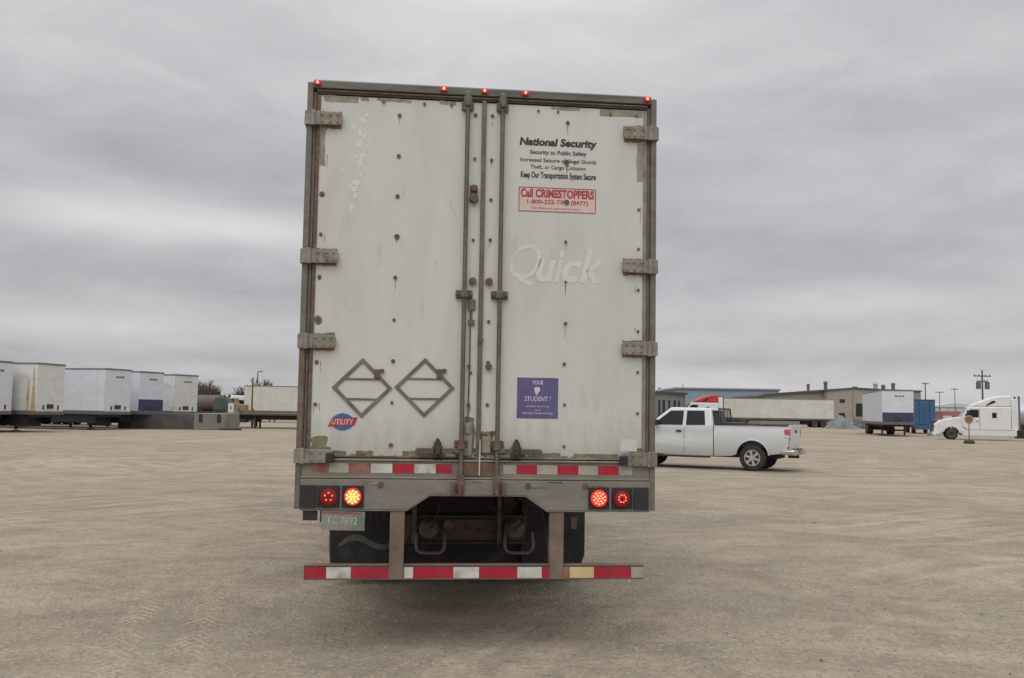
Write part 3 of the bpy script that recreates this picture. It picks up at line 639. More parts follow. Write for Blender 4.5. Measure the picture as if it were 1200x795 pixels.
# mud flaps
for s in (-1, 1):
    xo = 1.235 if s < 0 else 1.25
    xi = .62
    b = MB(); b.prism([(s*xi, 1.10), (s*xo, 1.10), (s*xo, .24 if s < 0 else .30), (s*(xo-.03), .18 if s < 0 else .22), (s*(xo-.09), .16), (s*(xo-.12), .15), (s*xi, .16)], 2.50, 2.512, 'y')
    f = b.done('mud_flap', M['rub'], T)
    MB().box(*sorted((s*xi, s*xo)), 2.47, 2.50, 1.08, 1.13).done('flap_hanger', M['chas'], f)
    if s < 0:
        up = [(-1.16+k*.04, .40+.07*math.sin(k*.42)+.006*k) for k in range(14)]
        flat('flap_emblem', up+[(p, q-.035-.03*math.sin((p+1.16)*6)) for p, q in up[::-1]], M['emb'], f, y=2.499, t=.003)
        for q in (.74, .80, .86): flat('flap_emblem', rect(-q-.02, -q+.02, .62, .80), M['chas'], f, y=2.499, t=.003)
    else:
        for zz in (.80, .55): 
            for q in range(3): flat('flap_emblem', rect(.93+q*.09, .99+q*.09, zz, zz+.12), M['chas'] if q % 2 else M['strut'], f, y=2.499, t=.003)
MB().prism([(-.60, .16), (.60, .16), (.62, .30), (.62, .70), (-.62, .70), (-.62, .30)], 2.62, 2.632, 'y').done('added_dark_sheet', M['rub'], T)  # added sheet and bar, darkening the opening between the mud flaps
MB().box(-.62, .62, 2.60, 2.66, .70, .95).done('dark_sheet_bar', M['chas'], T)
# landing gear
for s in (-1, 1):
    b = MB(); b.box(s*.95-.06, s*.95+.06, 12.2, 12.32, .12, 1.15); b.box(s*.95-.12, s*.95+.12, 12.1, 12.42, .0, .05); b.box(s*.95-.04, s*.95+.04, 12.22, 12.3, .04, .2); b.done('landing_leg', M['chas'], T)
#@@REST
# ------------------------------------------------------------------ further materials
M['trw'] = mat('aged_white_trailer_paint', (.60, .60, .58), .45, 0, .06, .8, dirt=(.36, .34, .30), dfac=.45, dscale=.9, stretch=(1, 1, 2), bump=.004, bscale=3)
M['trw2'] = mat('cool_white_trailer_paint', (.58, .60, .64), .45, 0, .05, .8, dirt=(.40, .40, .40), dfac=.35, dscale=1.1, stretch=(1, 1, 2))
M['trwarm'] = mat('cream_trailer_paint', (.56, .55, .49), .5, 0, .07, .7, dirt=(.38, .34, .28), dfac=.4, dscale=.8)
M['trail'] = mat('dark_trailer_rail', (.13, .125, .12), .6, .2, .2, 4, dirt=(.16, .08, .05), dfac=.6, dscale=2)
M['trcap'] = mat('grey_trailer_roof_cap', (.16, .165, .15), .6, .2)
M['orange'] = mat('orange_rust_streak', (.44, .29, .16), .8, 0, .3, 3, dirt=(.55, .5, .42), dfac=.7, dscale=2.5)
M['navy'] = mat('navy_painted_band', (.035, .04, .085), .5, 0, .2, 4)
M['rim'] = mat('dull_steel_rim', (.30, .29, .28), .5, .5)
M['alloy'] = mat('silver_alloy_rim', (.55, .55, .55), .35, .7, .05)
M['chrome'] = mat('dusty_chrome', (.50, .49, .46), .3, .85, .1, 8)
M['truckw'] = mat('white_truck_paint', (.57, .59, .61), .2, 0, .03, 1, dirt=(.46, .455, .43), dfac=.3, dscale=2, lowdirt=((.33, .30, .25), 1.05, .5, .7, .15))
M['glass'] = mat('dark_window_glass', (.012, .016, .016), .08, 0, .1, 1, spec=.28)
M['seam'] = mat('panel_seam', (.06, .06, .06), .7)
M['seaml'] = mat('thin_door_gap', (.33, .33, .32), .7)
M['tlens'] = mat('dusty_red_tail_lens', (.42, .10, .11), .35, vary=.25, vscale=14)
M['tyreb'] = M['rub']
M['semiw'] = mat('white_cab_paint', (.66, .67, .66), .32, 0, .04, 1, dirt=(.45, .43, .40), dfac=.3, dscale=1.5)
M['redp'] = mat('red_cab_paint', (.45, .03, .035), .35, 0, .1, 1)
M['bluep'] = mat('blue_truck_paint', (.035, .105, .20), .4, 0, .15, .6, dirt=(.02, .08, .18), dfac=.4, dscale=.7)
M['conc'] = mat('weathered_concrete', (.19, .18, .155), .9, 0, .15, .8, dirt=(.2, .19, .17), dfac=.6, dscale=1.2)
M['dkconc'] = mat('dark_ramp_wall_deck', (.085, .08, .07), .85, 0, .25, 1.5)  # one dark tone for ramp, low wall and flatbed decks
M['brownt'] = mat('brown_tank_paint', (.10, .065, .055), .6, 0, .2, 1)
M['green'] = mat('dull_green_paint', (.05, .075, .062), .6, 0, .2, 1)
M['yel'] = mat('dull_yellow_paint', (.24, .18, .10), .6, 0, .2, 1)
M['tarp'] = mat('grey_green_tarp', (.15, .18, .17), .75, 0, .25, 1.5, dirt=(.24, .25, .24), dfac=.6, dscale=2, bump=.03, bscale=3)
M['wood'] = mat('weathered_pole_wood', (.12, .095, .075), .9, vary=.2)
M['steelp'] = mat('dark_pole_steel', (.10, .10, .10), .6, .3)
M['tan'] = mat('greige_stucco_wall', (.30, .27, .23), .85, 0, .08, .12, dirt=(.22, .2, .18), dfac=.5, dscale=.15)
M['tand'] = mat('olive_grey_cladding', (.23, .225, .18), .8, 0, .1, .15)
M['roofd'] = mat('dark_roof_edge', (.07, .07, .07), .8)
M['bluegr'] = mat('blue_grey_metal_cladding', (.24, .29, .345), .7, 0, .06, .05)
M['greyb'] = mat('grey_block_wall', (.19, .195, .185), .85, 0, .12, .2)
M['palew'] = mat('pale_far_cladding', (.52, .54, .54), .7, 0, .05, .05)
M['dkred'] = mat('dull_red_cladding', (.30, .12, .11), .7, 0, .15, .1)
M['ddoor'] = mat('dark_doorway', (.02, .02, .02), .8)
M['tank'] = mat('brushed_grey_tank', (.40, .42, .43), .4, .4, .08, .8)
M['signback'] = mat('weathered_orange_sign', (.36, .20, .10), .6, 0, .3, 10)
M['trunk'] = mat('bare_grey_brown_twigs', (.085, .07, .06), .95, vary=.3, vscale=.5)
M['scrub'] = mat('dull_scrub_leaves', (.06, .065, .045), .95, vary=.3, vscale=.5)

# ------------------------------------------------------------------ generic parked box trailer; local: front face at y = 0, body runs to -len, x across
def box_trailer(label, loc, rz, length=16.0, body='trw', group=None, band=None, facemarks='front', name='box_trailer', stripe=False, side_text=None, top=4.1, gear=True, wheels=True, axle_back=2.2, floor=1.18, shade_skirt=False):
    t = thing(name, label, 'trailer', loc, rz, group); m = M[body]; w = 1.3
    b = MB(); b.box(-w, w, -length, 0, floor, top-.07); b.done('body', m, t, bevel=.03)
    b = MB(); b.prism([(-w-.02, top-.11), (w+.02, top-.11), (w+.02, top-.03), (w-.05, top), (-w+.05, top), (-w-.02, top-.03)], -length-.02, .02, 'y'); b.done('roof_cap', M['trcap'], t)
    for s in (-1, 1):
        MB().box(*sorted((s*(w+.003), s*(w+.03))), -length, 0, floor-.14, floor+.10).done('side_rail', M['trail'], t)
    b = MB(); b.box(-w, w, .003, .03, floor-.14, floor+.06); b.done('front_rail', M['trail'], t)
    for s in (-1, 1):
        for k in range(int(length/1.2)): MB().box(*sorted((s*(w+.002), s*(w+.014))), -.6-k*1.2-.04, -.6-k*1.2, floor+.12, top-.14).done('side_post', m, t)
    if facemarks == 'front':
        MB().box(-.28, .28, .003, .06, floor+.22, floor+.48).done('connection_box', M['chas'], t)
        for s in (-.75, .6): MB().box(s-.05, s+.05, .003, .04, floor+.15, floor+.42).done('hose_holder', M['chas'], t)
    else:
        MB().box(-.012, .012, .003, .02, floor+.08, top-.15).done('door_seam', M['seam'], t)
        for s in (-1, 1):
            for q in (.18, .55): MB().tube([(s*q, .03, floor), (s*q, .03, top-.12)], .018, 6).done('lock_rod', M['trail'], t)
        MB().box(-1.2, 1.2, -.1, .0, .5, .6).done('guard_beam', M['red'], t)
        for s in (-.55, .55): MB().box(s-.05, s+.05, -.1, -.02, .6, floor-.14).done('guard_strut', M['trail'], t)
    for k in range(3): MB().box(-.55+k*.28, -.33+k*.28, .003, .012, top-.62, top-.50).done('faded_mark', M['trail'], t) if facemarks == 'front' and not stripe else None
    if band: MB().box(-w+.02, w-.02, .003, .02, floor+.08, floor+.92).done('lower_band', M[band], t)
    if stripe:
        MB().prism([(-.30, floor+.1), (-.02, floor+.1), (-.10, top-1.2), (-.16, top-.3), (-.20, top-.3), (-.22, top-1.2)], w+.013, w+.018, 'x').done('rust_streak', M['orange'], t)
        MB().prism([(-.62, floor+.1), (-.42, floor+.1), (-.46, top-1.0), (-.54, top-1.0)], w+.013, w+.018, 'x').done('rust_streak', M['orange'], t)
    for s in (-1, 1):
        if gear:
            b = MB(); ly = -2.9; b.box(s*.95-.07, s*.95+.07, ly-.07, ly+.07, .1, floor-.02); b.box(s*.95-.15, s*.95+.15, ly-.18, ly+.18, 0, .05); b.done('landing_leg', M['chas'], t)
        if wheels:
            for yy in (-length+axle_back, -length+axle_back+1.25):
                wheel(t, (s*1.0, yy, .5), .5, .56, M['rim'], s, n=18)
    if shade_skirt:  # added black sheets standing in for the shade under the left row
        for s in (-1, 1): MB().box(*sorted((s*1.18, s*1.21)), -length+4.6, -.7, .48, floor-.15).done('side_skirt', M['black'], t)
        MB().box(-1.15, 1.15, -1.4, -1.35, .3, floor-.33).done('added_shade_flap', M['black'], t)
    MB().box(-1.1, 1.1, -length+.6, -.5, floor-.32, floor-.1).done('underframe', M['chas'], t)
    if wheels: MB().box(-.7, .7, -length+1.2, -length+4.4, .42, floor-.3).done('bogie', M['chas'], t)
    if gear: MB().box(-.95, .95, -3.0, -2.8, .45, .60).done('leg_brace', M['chas'], t)
    return t

def heading(deg_from_x):   # rotation that turns local +y (front) to this angle counted from world +x
    return R(deg_from_x-90)
GL = 'box trailers parked side by side on the left'
# corner between the visible side wall (local +x side) and the front, placed in world
def corner_trailer(label, cx, cy, ang, **k):
    rz = heading(ang); c = Vector((1.3, 0, 0)); c.rotate(Matrix.Rotation(rz, 3, 'Z'))
    return box_trailer(label, (cx-c.x, cy-c.y, 0), rz, shade_skirt=True, **k)
T1 = corner_trailer('white box trailer cut off by the left edge of the photo', gx(-24, 53), 53, -12, body='trw2', group=GL)
T2 = corner_trailer('white box trailer with orange rust streaks down its front corner', gx(43, 56), 56, -10, body='trw', group=GL, stripe=True)
T3 = corner_trailer('white box trailer with black lettering high on its side wall', gx(123, 63), 63, -17, body='trw2', group=GL)
T4 = corner_trailer('white box trailer with a navy band low on its front, among the left row', gx(163, 67.5), 67.5, -19, body='trw2', group=GL, band='navy')
T5 = corner_trailer('rightmost plain white trailer of the left row, beside the concrete ramp', gx(204, 73), 73, -24, body='trw', group=GL)
ts = text('TWT', 'side_lettering', M['ink'], T3, 0, 0, 1.9, .52, 0, .05, rz=PI/2, origin=(1.318, -5.15, 3.05))
for k, (zz, w_) in enumerate(((2.72, 1.9), (2.1, 1.3))): MB().box(1.313, 1.318, -5.15-w_/2, -5.15+w_/2, zz, zz+.16).done('side_stripe', M['trail'], T3)
# low ramp at the end of the row
t = thing('loading_ramp', 'low dark loading ramp with a pale concrete end block', 'ramp', (0, 70, 0))
x0, x1, x2 = gx(148, 70), gx(236, 70), gx(272, 70)
MB().prism([(x0, 0), (x1, 0), (x1, 1.12), (x0+1.5, 1.12), (x0, .9)], -1.2, 2.2, 'y').done('ramp_deck', M['dkconc'], t, bevel=.02)
b = MB(); b.box(x1+.003, x2, -1.4, 2.2, .0, 1.18); b.done('end_block', M['conc'], t, bevel=.04)
for q in (gx(244, 70), gx(265, 70)): MB().box(q-.12, q+.12, -1.46, -1.4, .55, 1.12).done('bumper_pad', M['rub'], t)
MB().prism([(x2-.4, -1.4), (x2+1.2, -1.5), (x2+1.0, -1.1), (x2-.4, -1.0)], 0, .14, 'z').done('wheel_chock', M['chas'], t)

t = thing('added_dark_wall', 'low dark wall added behind the left trailer row to darken the gaps below it', 'wall', (0, 88, 0))  # added wall that darkens the view under the left row
MB().box(gx(-120, 88), gx(236, 88), 0, .4, 0, 1.3).done('wall', M['dkconc'], t)
MB().box(gx(-120, 88)-.1, gx(236, 88)+.1, -.08, .48, 1.303, 1.42).done('coping', M['chas'], t)
# added flatbeds, meant to block light and give a dark low band
def flatbed(label, loc, rz, length=13, name='added_dark_flatbed'):
    t = thing(name, label, 'trailer', loc, rz)
    b = MB(); b.box(-1.25, 1.25, -length, 0, 1.05, 1.2); b.done('deck', M['dkconc'], t, bevel=.02)
    for s in (-1, 1):
        MB().box(s*.5-.08, s*.5+.08, -length+.2, -.2, .7, 1.04).done('main_beam', M['chas'], t)
        for yy in (-length+1.4, -length+2.7): wheel(t, (s*.98, yy, .5), .5, .5, M['rim'], s, n=18)
        MB().box(s*.9-.07, s*.9+.07, -3, -2.86, .02, 1.04).done('landing_leg', M['chas'], t)
    b = MB(); b.box(-1.2, 1.2, -.08, 0, 1.2, 1.3); b.done('headboard', M['chas'], t)
    return t
flatbed('nearer low dark flatbed, added to block light beneath the left trailers', (-23.0, 76, 0), heading(-178), 14)
flatbed('farther low dark flatbed, added to block light beneath the left trailers', (-24.2, 79.5, 0), heading(-176), 14)

# ------------------------------------------------------------------ things in the gap left of the big trailer
Y = 96
t = thing('storage_tank', 'long brown horizontal storage tank beyond the ramp', 'tank', (gx(246, Y), Y, 0))
b = MB(); b.lathe([(-1.25, .25), (-1.2, .55), (-1.05, .8), (1.05, .8), (1.2, .55), (1.25, .25)], (0, 0, 2.0), 'x', 24); b.done('tank_shell', M['brownt'], t, smooth=True)
MB().box(-1.2, 1.2, -.6, .6, .0, 1.22).done('tank_plinth', M['chas'], t)
t = thing('waste_container', 'dull green waste container between the tank and the sign', 'container', (gx(263, Y), Y, 0))
MB().prism([(-.75, .0), (.65, .0), (.85, 1.9), (.5, 2.5), (-.6, 2.6), (-.85, 1.8)], -.9, .9, 'y').done('container_body', M['green'], t, bevel=.05)
for z_ in (.6, 1.3): MB().box(-.8, .75, -.95, -.9, z_, z_+.1).done('rib', M['chas'], t)
t = thing('wheel_loader', 'dull yellow wheel loader standing behind the white sign', 'loader', (gx(277, 104), 104, 0))
b = MB(); b.prism([(-1.0, 1.0), (1.2, 1.0), (1.2, 1.9), (.2, 2.0), (.1, 2.6), (-.8, 2.6), (-1.0, 1.9)], -.8, .8, 'y'); b.done('body', M['yel'], t, bevel=.05)
b = MB(); b.box(-.72, .02, -.83, -.8, 2.0, 2.5); b.done('cab_window', M['glass'], t)
for x_ in (-.7, .9):
    for y_ in (-.8, .8): MB().lathe([(-.2, .3), (-.2, .6), (.2, .6), (.2, .3)], (x_, y_, .6), 'y', 18).done('wheel', M['rub'], t)
t = thing('notice_board', 'small white upright notice board on two legs', 'sign', (gx(271.5, 90), 90, 0))
MB().box(-.26, .26, -.03, .03, 1.12, 2.0).done('board', M['truckw'], t, bevel=.01)
MB().box(-.07, .07, -.035, -.031, 1.45, 1.7).done('board_mark', M['trail'], t)
for s in (-.2, .2): MB().box(s-.03, s+.03, -.03, .03, 0, 1.12).done('leg', M['steelp'], t)
t = thing('white_van', 'white van roof showing behind the dark gate rail', 'van', (gx(290, 112), 112, 0), R(8))
b = MB(); b.prism([(-2.2, .4), (2.2, .4), (2.2, 2.0), (1.6, 2.9), (-1.6, 3.0), (-2.2, 2.2)], -.9, .9, 'y'); b.done('body', M['semiw'], t, bevel=.1)
b = MB(); b.prism([(-2.0, 1.9), (2.05, 1.9), (1.65, 2.45), (-1.75, 2.45)], -.93, -.9, 'y'); b.done('window', M['glass'], t)
for x_ in (-1.4, 1.4):
    for y_ in (-.8, .8): MB().lathe([(-.12, .2), (-.12, .36), (.12, .36), (.12, .2)], (x_, y_, .36), 'y', 16).done('wheel', M['rub'], t)
t = thing('gate_barrier', 'low dark rail barrier on two posts by the lot exit', 'barrier', (0, 86, 0))
xa, xb = gx(281, 86), gx(297, 86)
MB().box(xa, xb, -.05, .05, 1.0, 1.14).done('rail', M['steelp'], t)
for q in (xa, xb): MB().box(q-.09, q+.09, -.09, .09, 0, 1.55).done('post', M['wood'], t)
t = thing('dark_trailer', 'dark brown covered trailer low behind the tank and board', 'trailer', (gx(268, 120), 120, 0))
MB().box(-4.2, 3.0, -1.2, 1.2, 1.0, 2.5).done('body', M['brownt'], t, bevel=.06)
for x_ in (-3.2, -2.0, 2.0):
    MB().lathe([(-.2, .2), (-.2, .5), (.2, .5), (.2, .2)], (x_, -1.0, .5), 'y', 16).done('wheel', M['rub'], t)
t = thing('street_lamp', 'tall dark lamp pole with a short arm near the cream trailer', 'lamp pole', (gx(301.5, 112), 112, 0))
MB().tube([(0, 0, 0), (0, 0, 5.85)], .09, 8, .06).done('pole', M['steelp'], t); MB().tube([(0, 0, 5.8), (.35, 0, 5.85)], .04, 6).done('arm', M['steelp'], t); MB().box(.25, .55, -.1, .1, 5.76, 5.88).done('lamp_head', M['steelp'], t)
tag(MB().tube([(0, 0, 0), (0, 0, 4.9)], .11, 8, .08).done('wooden_post', M['wood'], loc=(gx(296, 105), 105, 0)), 'plain dark post left of the arm lamp pole', 'post')
box_trailer('cream box trailer half hidden behind the left side of the big trailer', (gx(295, 111), 109.5, 0), heading(180-3), body='trwarm', length=15, wheels=True)

# ------------------------------------------------------------------ right background: buildings
def building(name, label, parts_fn, loc=(0, 0, 0), rz=0):
    t = thing(name, label, 'building', loc, rz); parts_fn(t); return t
Y = 124
def fa(t):
    xa, xb = -3.5, gx(817, Y)-gx(768, Y)+.2
    b = MB(); b.hexa([(xa, 0, 0), (xb, 10, 0), (xb, 18, 0), (xa, 12, 0), (xa, 0, 4.35), (xb, 10, 4.35), (xb, 18, 4.35), (xa, 12, 4.35)]); b.done('wall', M['greyb'], t)
    b = MB(); b.hexa([(xa-.2, -.3, 4.353), (xb+.3, 9.8, 4.353), (xb+.3, 18.2, 4.353), (xa-.2, 12.2, 4.353), (xa-.2, -.3, 4.65), (xb+.3, 9.8, 4.65), (xb+.3, 18.2, 4.65), (xa-.2, 12.2, 4.65)]); b.done('roof', M['roofd'], t)
    n = Vector((xb-xa, 10, 0)); n_ = Vector((10, -(xb-xa), 0)).normalized()*.03
    for k, f in enumerate((.42, .52, .60, .70, .80, .88)):
        c = Vector((xa, 0, 0))+n*f; d = n.normalized()*(.22 if k % 2 else .3)
        b = MB(); b.hexa([c-d+n_+Vector((0, 0, .4)), c+d+n_+Vector((0, 0, .4)), c+d+Vector((0, 0, .4)), c-d+Vector((0, 0, .4)), c-d+n_+Vector((0, 0, 3.5)), c+d+n_+Vector((0, 0, 3.5)), c+d+Vector((0, 0, 3.5)), c-d+Vector((0, 0, 3.5))])
        b.done('window', M['ddoor'], t)
    MB().cyl((xa+4.6, 4, 4.9), .2, .5, 'z', 10).done('roof_vent', M['roof'], t)
building('office_block', 'grey single storey block with dark tall slots behind the pickup cab', fa, (gx(768, Y), Y, 0))
Y = 300
def fb(t):
    w = gx(912, Y)-gx(800, Y)
    MB().box(-2, w, 0, 40, 0, 9.3).done('wall', M['bluegr'], t); MB().box(-2.4, w+.4, -.4, 40.4, 9.303, 9.9).done('roof', M['bluegr'], t)
    MB().box(-2.4, w+.4, -.45, -.41, 9.35, 9.6).done('gutter', M['greyb'], t)
    for k in range(4): MB().box(2+k*7, 5+k*7, -.06, 0, 0, 4).done('shutter', M['greyb'], t)
building('warehouse', 'long low blue grey warehouse far behind the white trailer', fb, (gx(800, Y), Y, 0))
Y = 172
def fc(t):
    X = lambda p: gx(p, Y)-gx(893, Y)
    Zr = lambda px, py: gz(px, py, Y)
    b = MB(); b.prism([(X(893), 0), (X(968), 0), (X(968), Zr(968, 459)), (X(930), Zr(930, 460.5)), (X(900), Zr(900, 463)), (X(893), Zr(893, 466))], 2, 26, 'y'); b.done('wing_wall', M['tand'], t)
    b = MB(); b.prism([(X(890), Zr(890, 466.5)), (X(900), Zr(900, 463.6)), (X(930), Zr(930, 461.1)), (X(968), Zr(968, 459.3)), (X(968), Zr(968, 457.6)), (X(930), Zr(930, 459.2)), (X(899), Zr(899, 461.6)), (X(890), Zr(890, 464.2))], 1.6, 26.2, 'y'); b.done('wing_roof', M['roofd'], t)
    b = MB(); b.prism([(X(968)+.003, 0), (X(1078), 0), (X(1078), Zr(1078, 459.5)), (X(1022), Zr(1022, 457)), (X(1000), Zr(1000, 455.5)), (X(985), Zr(985, 456.5)), (X(968)+.003, Zr(968, 458.3))], 0, 30, 'y'); b.done('hall_wall', M['tan'], t)
    b = MB(); b.prism([(X(966), Zr(966, 458.4)), (X(985), Zr(985, 456.6)), (X(1000), Zr(1000, 455.4)), (X(1022), Zr(1022, 456.9)), (X(1079), Zr(1079, 459.4)), (X(1079), Zr(1079, 458.0)), (X(1022), Zr(1022, 455.6)), (X(1000), Zr(1000, 454.2)), (X(966), Zr(966, 457.2))], -.3, 30.3, 'y'); b.done('hall_roof', M['roofd'], t)
    def on(name, a, c, p, q, m, d=.08): MB().box(X(a), X(c), -d, -.003, max(0, Zr(a, q)), Zr(a, p)).done(name, m, t)
    on('shutter_door', 1002, 1014.5, 473, 488, M['ddoor']); on('window', 983, 989, 468, 472, M['ddoor']); on('doorway', 982, 989, 484, 489, M['ddoor'])
    on('downpipe', 998, 999, 460, 490, M['tand']); on('panel', 1064, 1078, 462, 480, M['tand'])
    for (a, p, r_) in ((958.5, 449, .25), (979.5, 446, .32), (1015, 452, .35), (1040, 447.5, .38), (1049.5, 450, .32), (1061.5, 448, .32), (1026, 454, .12)):
        z0 = Zr(a, 459); z1 = Zr(a, p)
        b = MB(); b.cyl((X(a), 6, (z0+z1)/2), r_, z1-z0, 'z', 12); b.cyl((X(a), 6, z1-.2), r_*1.5, .3, 'z', 12, r_*1.1); b.done('roof_stack', M['roof'] if r_ > .36 else M['trail'], t)
building('workshop_hall', 'greige workshop hall with roof stacks and a dark shutter door', fc, (gx(893, Y), Y, 0))
Y = 260
def fd(t):
    w = gx(1132, Y)-gx(1096, Y)
    MB().box(0, w+14, 0, 20, 0, 4.6).done('wall', M['palew'], t); b = MB(); b.prism([(0-.3, 4.603), (w+14.3, 4.603), (w+14.3, 5.0), (w*.5, 5.6), (-.3, 5.0)], -.3, 20.3, 'y'); b.done('roof', M['palew'], t)
    for k in range(5): MB().box(1+k*2.2, 1.4+k*2.2, -.05, -.003, 2.2, 4.4).done('panel_joint', M['roof'], t)
building('far_depot', 'pale low depot shed beyond the white tractor hood', fd, (gx(1095, Y), Y, 0))
t = thing('red_trailer', 'low dull red trailer standing far behind the white tractor hood', 'trailer', (gx(1098, 150), 150, 0))
MB().box(0, 6.2, -1.2, 1.2, 1.1, 2.75).done('body', M['dkred'], t, bevel=.05); MB().box(.2, 6, -1.1, 1.1, .7, 1.09).done('underframe', M['chas'], t)
for x_ in (.9, 2.1, 5.2): MB().lathe([(-.2, .2), (-.2, .5), (.2, .5), (.2, .2)], (x_, -1.0, .5), 'y', 16).done('wheel', M['rub'], t)

# ------------------------------------------------------------------ tractor units; local: rear of sleeper at y = 0, front towards +y
def tractor(label, loc, rz, body='semiw', fairing=None, name='semi_tractor'):
    t = thing(name, label, 'truck', loc, rz); m = M[body]; fm = M[fairing] if fairing else m
    b = MB(); b.prism([(0, .55), (3.15, .55), (3.6, .95), (3.85, 1.15), (3.95, 2.05), (3.35, 2.92), (0, 2.92)], -1.2, 1.2, 'x'); b.done('cab', m, t, bevel=.09)
    b = MB(); b.prism([(0, 2.93), (3.3, 2.93), (2.6, 3.28), (1.7, 3.66), (.9, 3.86), (0, 3.9)], -1.15, 1.15, 'x'); b.done('roof_fairing', fm, t, bevel=.09)
    # hood with an arch over the steer wheel
    arch = [(4.72+.62*math.cos(a), .5+.62*math.sin(a)) for a in [PI*k/10 for k in range(11)]]
    prof = [(3.6, .62)]+[(p, q) for p, q in arch[::-1] if q > .5]+[(5.75, .42), (6.1, .45), (6.15, .9), (6.0, 1.35), (5.6, 1.68), (4.7, 1.88), (3.9, 2.02), (3.7, 2.0)]
    prof = [(3.7, .55), (4.08, .55)]+[(p, q) for p, q in arch[::-1][1:-1]]+prof[-9+1:]
    b = MB(); b.prism(prof, -1.08, 1.08, 'x'); 
    for v_ in b.b.verts:
        if v_.co.y > 4.2: v_.co.x *= 1-.13*(v_.co.y-4.2)/2
    b.done('hood', m, t, bevel=.05)
    wd = MB(); wd.hexa([(-1.02, 3.955, 2.08), (1.02, 3.955, 2.08), (1.02, 3.9, 2.1), (-1.02, 3.9, 2.1), (-.98, 3.42, 2.86), (.98, 3.42, 2.86), (.98, 3.36, 2.84), (-.98, 3.36, 2.84)]); wd.done('windscreen', M['glass'], t)
    for s in (-1, 1):
        X0, X1 = sorted((s*1.203, s*1.215))
        MB().prism([(2.55, 1.98), (3.55, 1.98), (3.62, 2.2), (3.2, 2.66), (2.55, 2.66)], X0, X1, 'x').done('side_window', M['glass'], t)
        MB().prism([(1.15, 1.95), (1.5, 1.95), (1.5, 2.4), (1.15, 2.4)], X0, X1, 'x').done('sleeper_window', M['glass'], t)
        MB().prism([(1.25, 3.28), (1.95, 2.98), (1.95, 3.06), (1.45, 3.44), (1.2, 3.44)], *sorted((s*1.153, s*1.165)), 'x').done('fairing_window', M['glass'], t)
        MB().prism([(2.46, .95), (2.49, .95), (2.49, 2.75), (2.46, 2.75)], X0, X1, 'x').done('door_seam', M['trail'], t)
        MB().box(X0, X1, 2.6, 2.78, 1.6, 1.66).done('door_handle', M['black'], t)
        MB().box(*sorted((s*1.10, s*1.22)), -.4, 3.9, .38, .95).done('side_skirt', m, t, bevel=.04)
        MB().box(*sorted((s*1.223, s*1.235)), -.3, 3.7, .90, .93).done('skirt_seam', M['trail'], t)
        MB().box(*sorted((s*1.0, s*1.16)), -.55, -.02, .9, 3.6).done('side_extender', m, t, bevel=.03)
        MB().tube([(s*1.05, -.62, .9), (s*1.05, -.62, 3.85)], .09, 10).done('exhaust_stack', M['trail'], t)
        MB().box(*sorted((s*1.25, s*1.5)), 3.35, 3.5, 1.9, 2.6).done('mirror', M['black'], t, bevel=.03)
        MB().box(*sorted((s*.62, s*.93)), 5.86, 6.02, 1.02, 1.24).done('headlight', M['chrome'], t)
        wheel(t, (s*.98, 4.72, .5), .5, .3, M['rim'], s, n=22)
        for yy in (-1.8, -3.1): wheel(t, (s*.95, yy, .5), .5, .56, M['rim'], s, n=20)
        MB().box(*sorted((s*.42, s*.52)), -4.0, 4.2, .65, .92).done('frame_rail', M['chas'], t)
    MB().box(-.5, .5, 6.12, 6.16, .75, 1.3).done('grille', M['black'], t)
    MB().box(-1.0, 1.0, 5.95, 6.22, .36, .62).done('bumper', m, t, bevel=.04)
    MB().cyl((0, -2.4, 1.0), .45, .1, 'z', 18).done('fifth_wheel', M['chas'], t)
    MB().box(-.55, .55, -3.9, -3.8, .6, .92).done('rear_crossmember', M['chas'], t)
    MB().box(-.9, .9, -.08, -.02, .95, 2.8).done('back_panel', m, t)
    return t
Yt = 75.5
TW = tractor('white aerodynamic tractor unit facing left at the right edge', (gx(1181, Yt), Yt, 0), heading(161), 'semiw')
TW.scale = (.9, .9, .9)
TR = tractor('tractor unit with a red roof fairing behind the pickup cab', (gx(839, 134), 134, 0), heading(180-1), 'semiw', 'redp')
TR.scale = (1.12, 1.12, 1.12)
box_trailer('long cream box trailer behind the pickup, coupled to the red topped tractor', (gx(846, 138), 140.5, 0), heading(180-1), length=16.4, body='trwarm', gear=False, facemarks='front', axle_back=1.5)

# white trailer with navy band, front towards us
box_trailer('white box trailer with navy lettered band, between workshop hall and blue truck', (gx(1051, 84), 84, 0), heading(-90-16+2), length=15, body='trw2', band='navy')
# blue truck seen from behind
t = thing('box_truck', 'blue box truck seen from behind, beside the navy banded trailer', 'truck', (gx(1082, 100), 100, 0), R(-17))
MB().box(-1.05, 1.05, 0, 6.5, .95, 3.5).done('box_body', M['bluep'], t, bevel=.04)
MB().box(-1.07, 1.07, -.02, 6.5, 3.503, 3.58).done('roof', M['navy'], t)
MB().box(-1.02, 1.02, -.04, -.003, .45, .94).done('tail_lift', M['bluep'], t)
MB().box(-.01, .01, -.02, -.003, .97, 3.4).done('door_seam', M['navy'], t)
for s in (-.5, .5): MB().tube([(s, -.04, .97), (s, -.04, 3.4)], .02, 6).done('lock_rod', M['navy'], t)
for s in (-1, 1):
    for yy in (1.5, 7.6): wheel(t, (s*.92, yy, .45), .45, .4, M['rim'], s, n=18)
    MB().box(*sorted((s*.8, s*1.1)), -.06, -.04, .72, .86).done('tail_light', M['red'], t)
MB().box(-1.1, 1.1, 6.6, 8.5, .6, 2.5).done('cab', M['bluep'], t, bevel=.15)
MB().box(-.5, .5, .2, 8.2, .55, .94).done('chassis', M['chas'], t)
t = thing('pickup_load', 'green and grey machine on a skid beside the blue truck', 'machine', (gx(1098, 90), 90, 0))
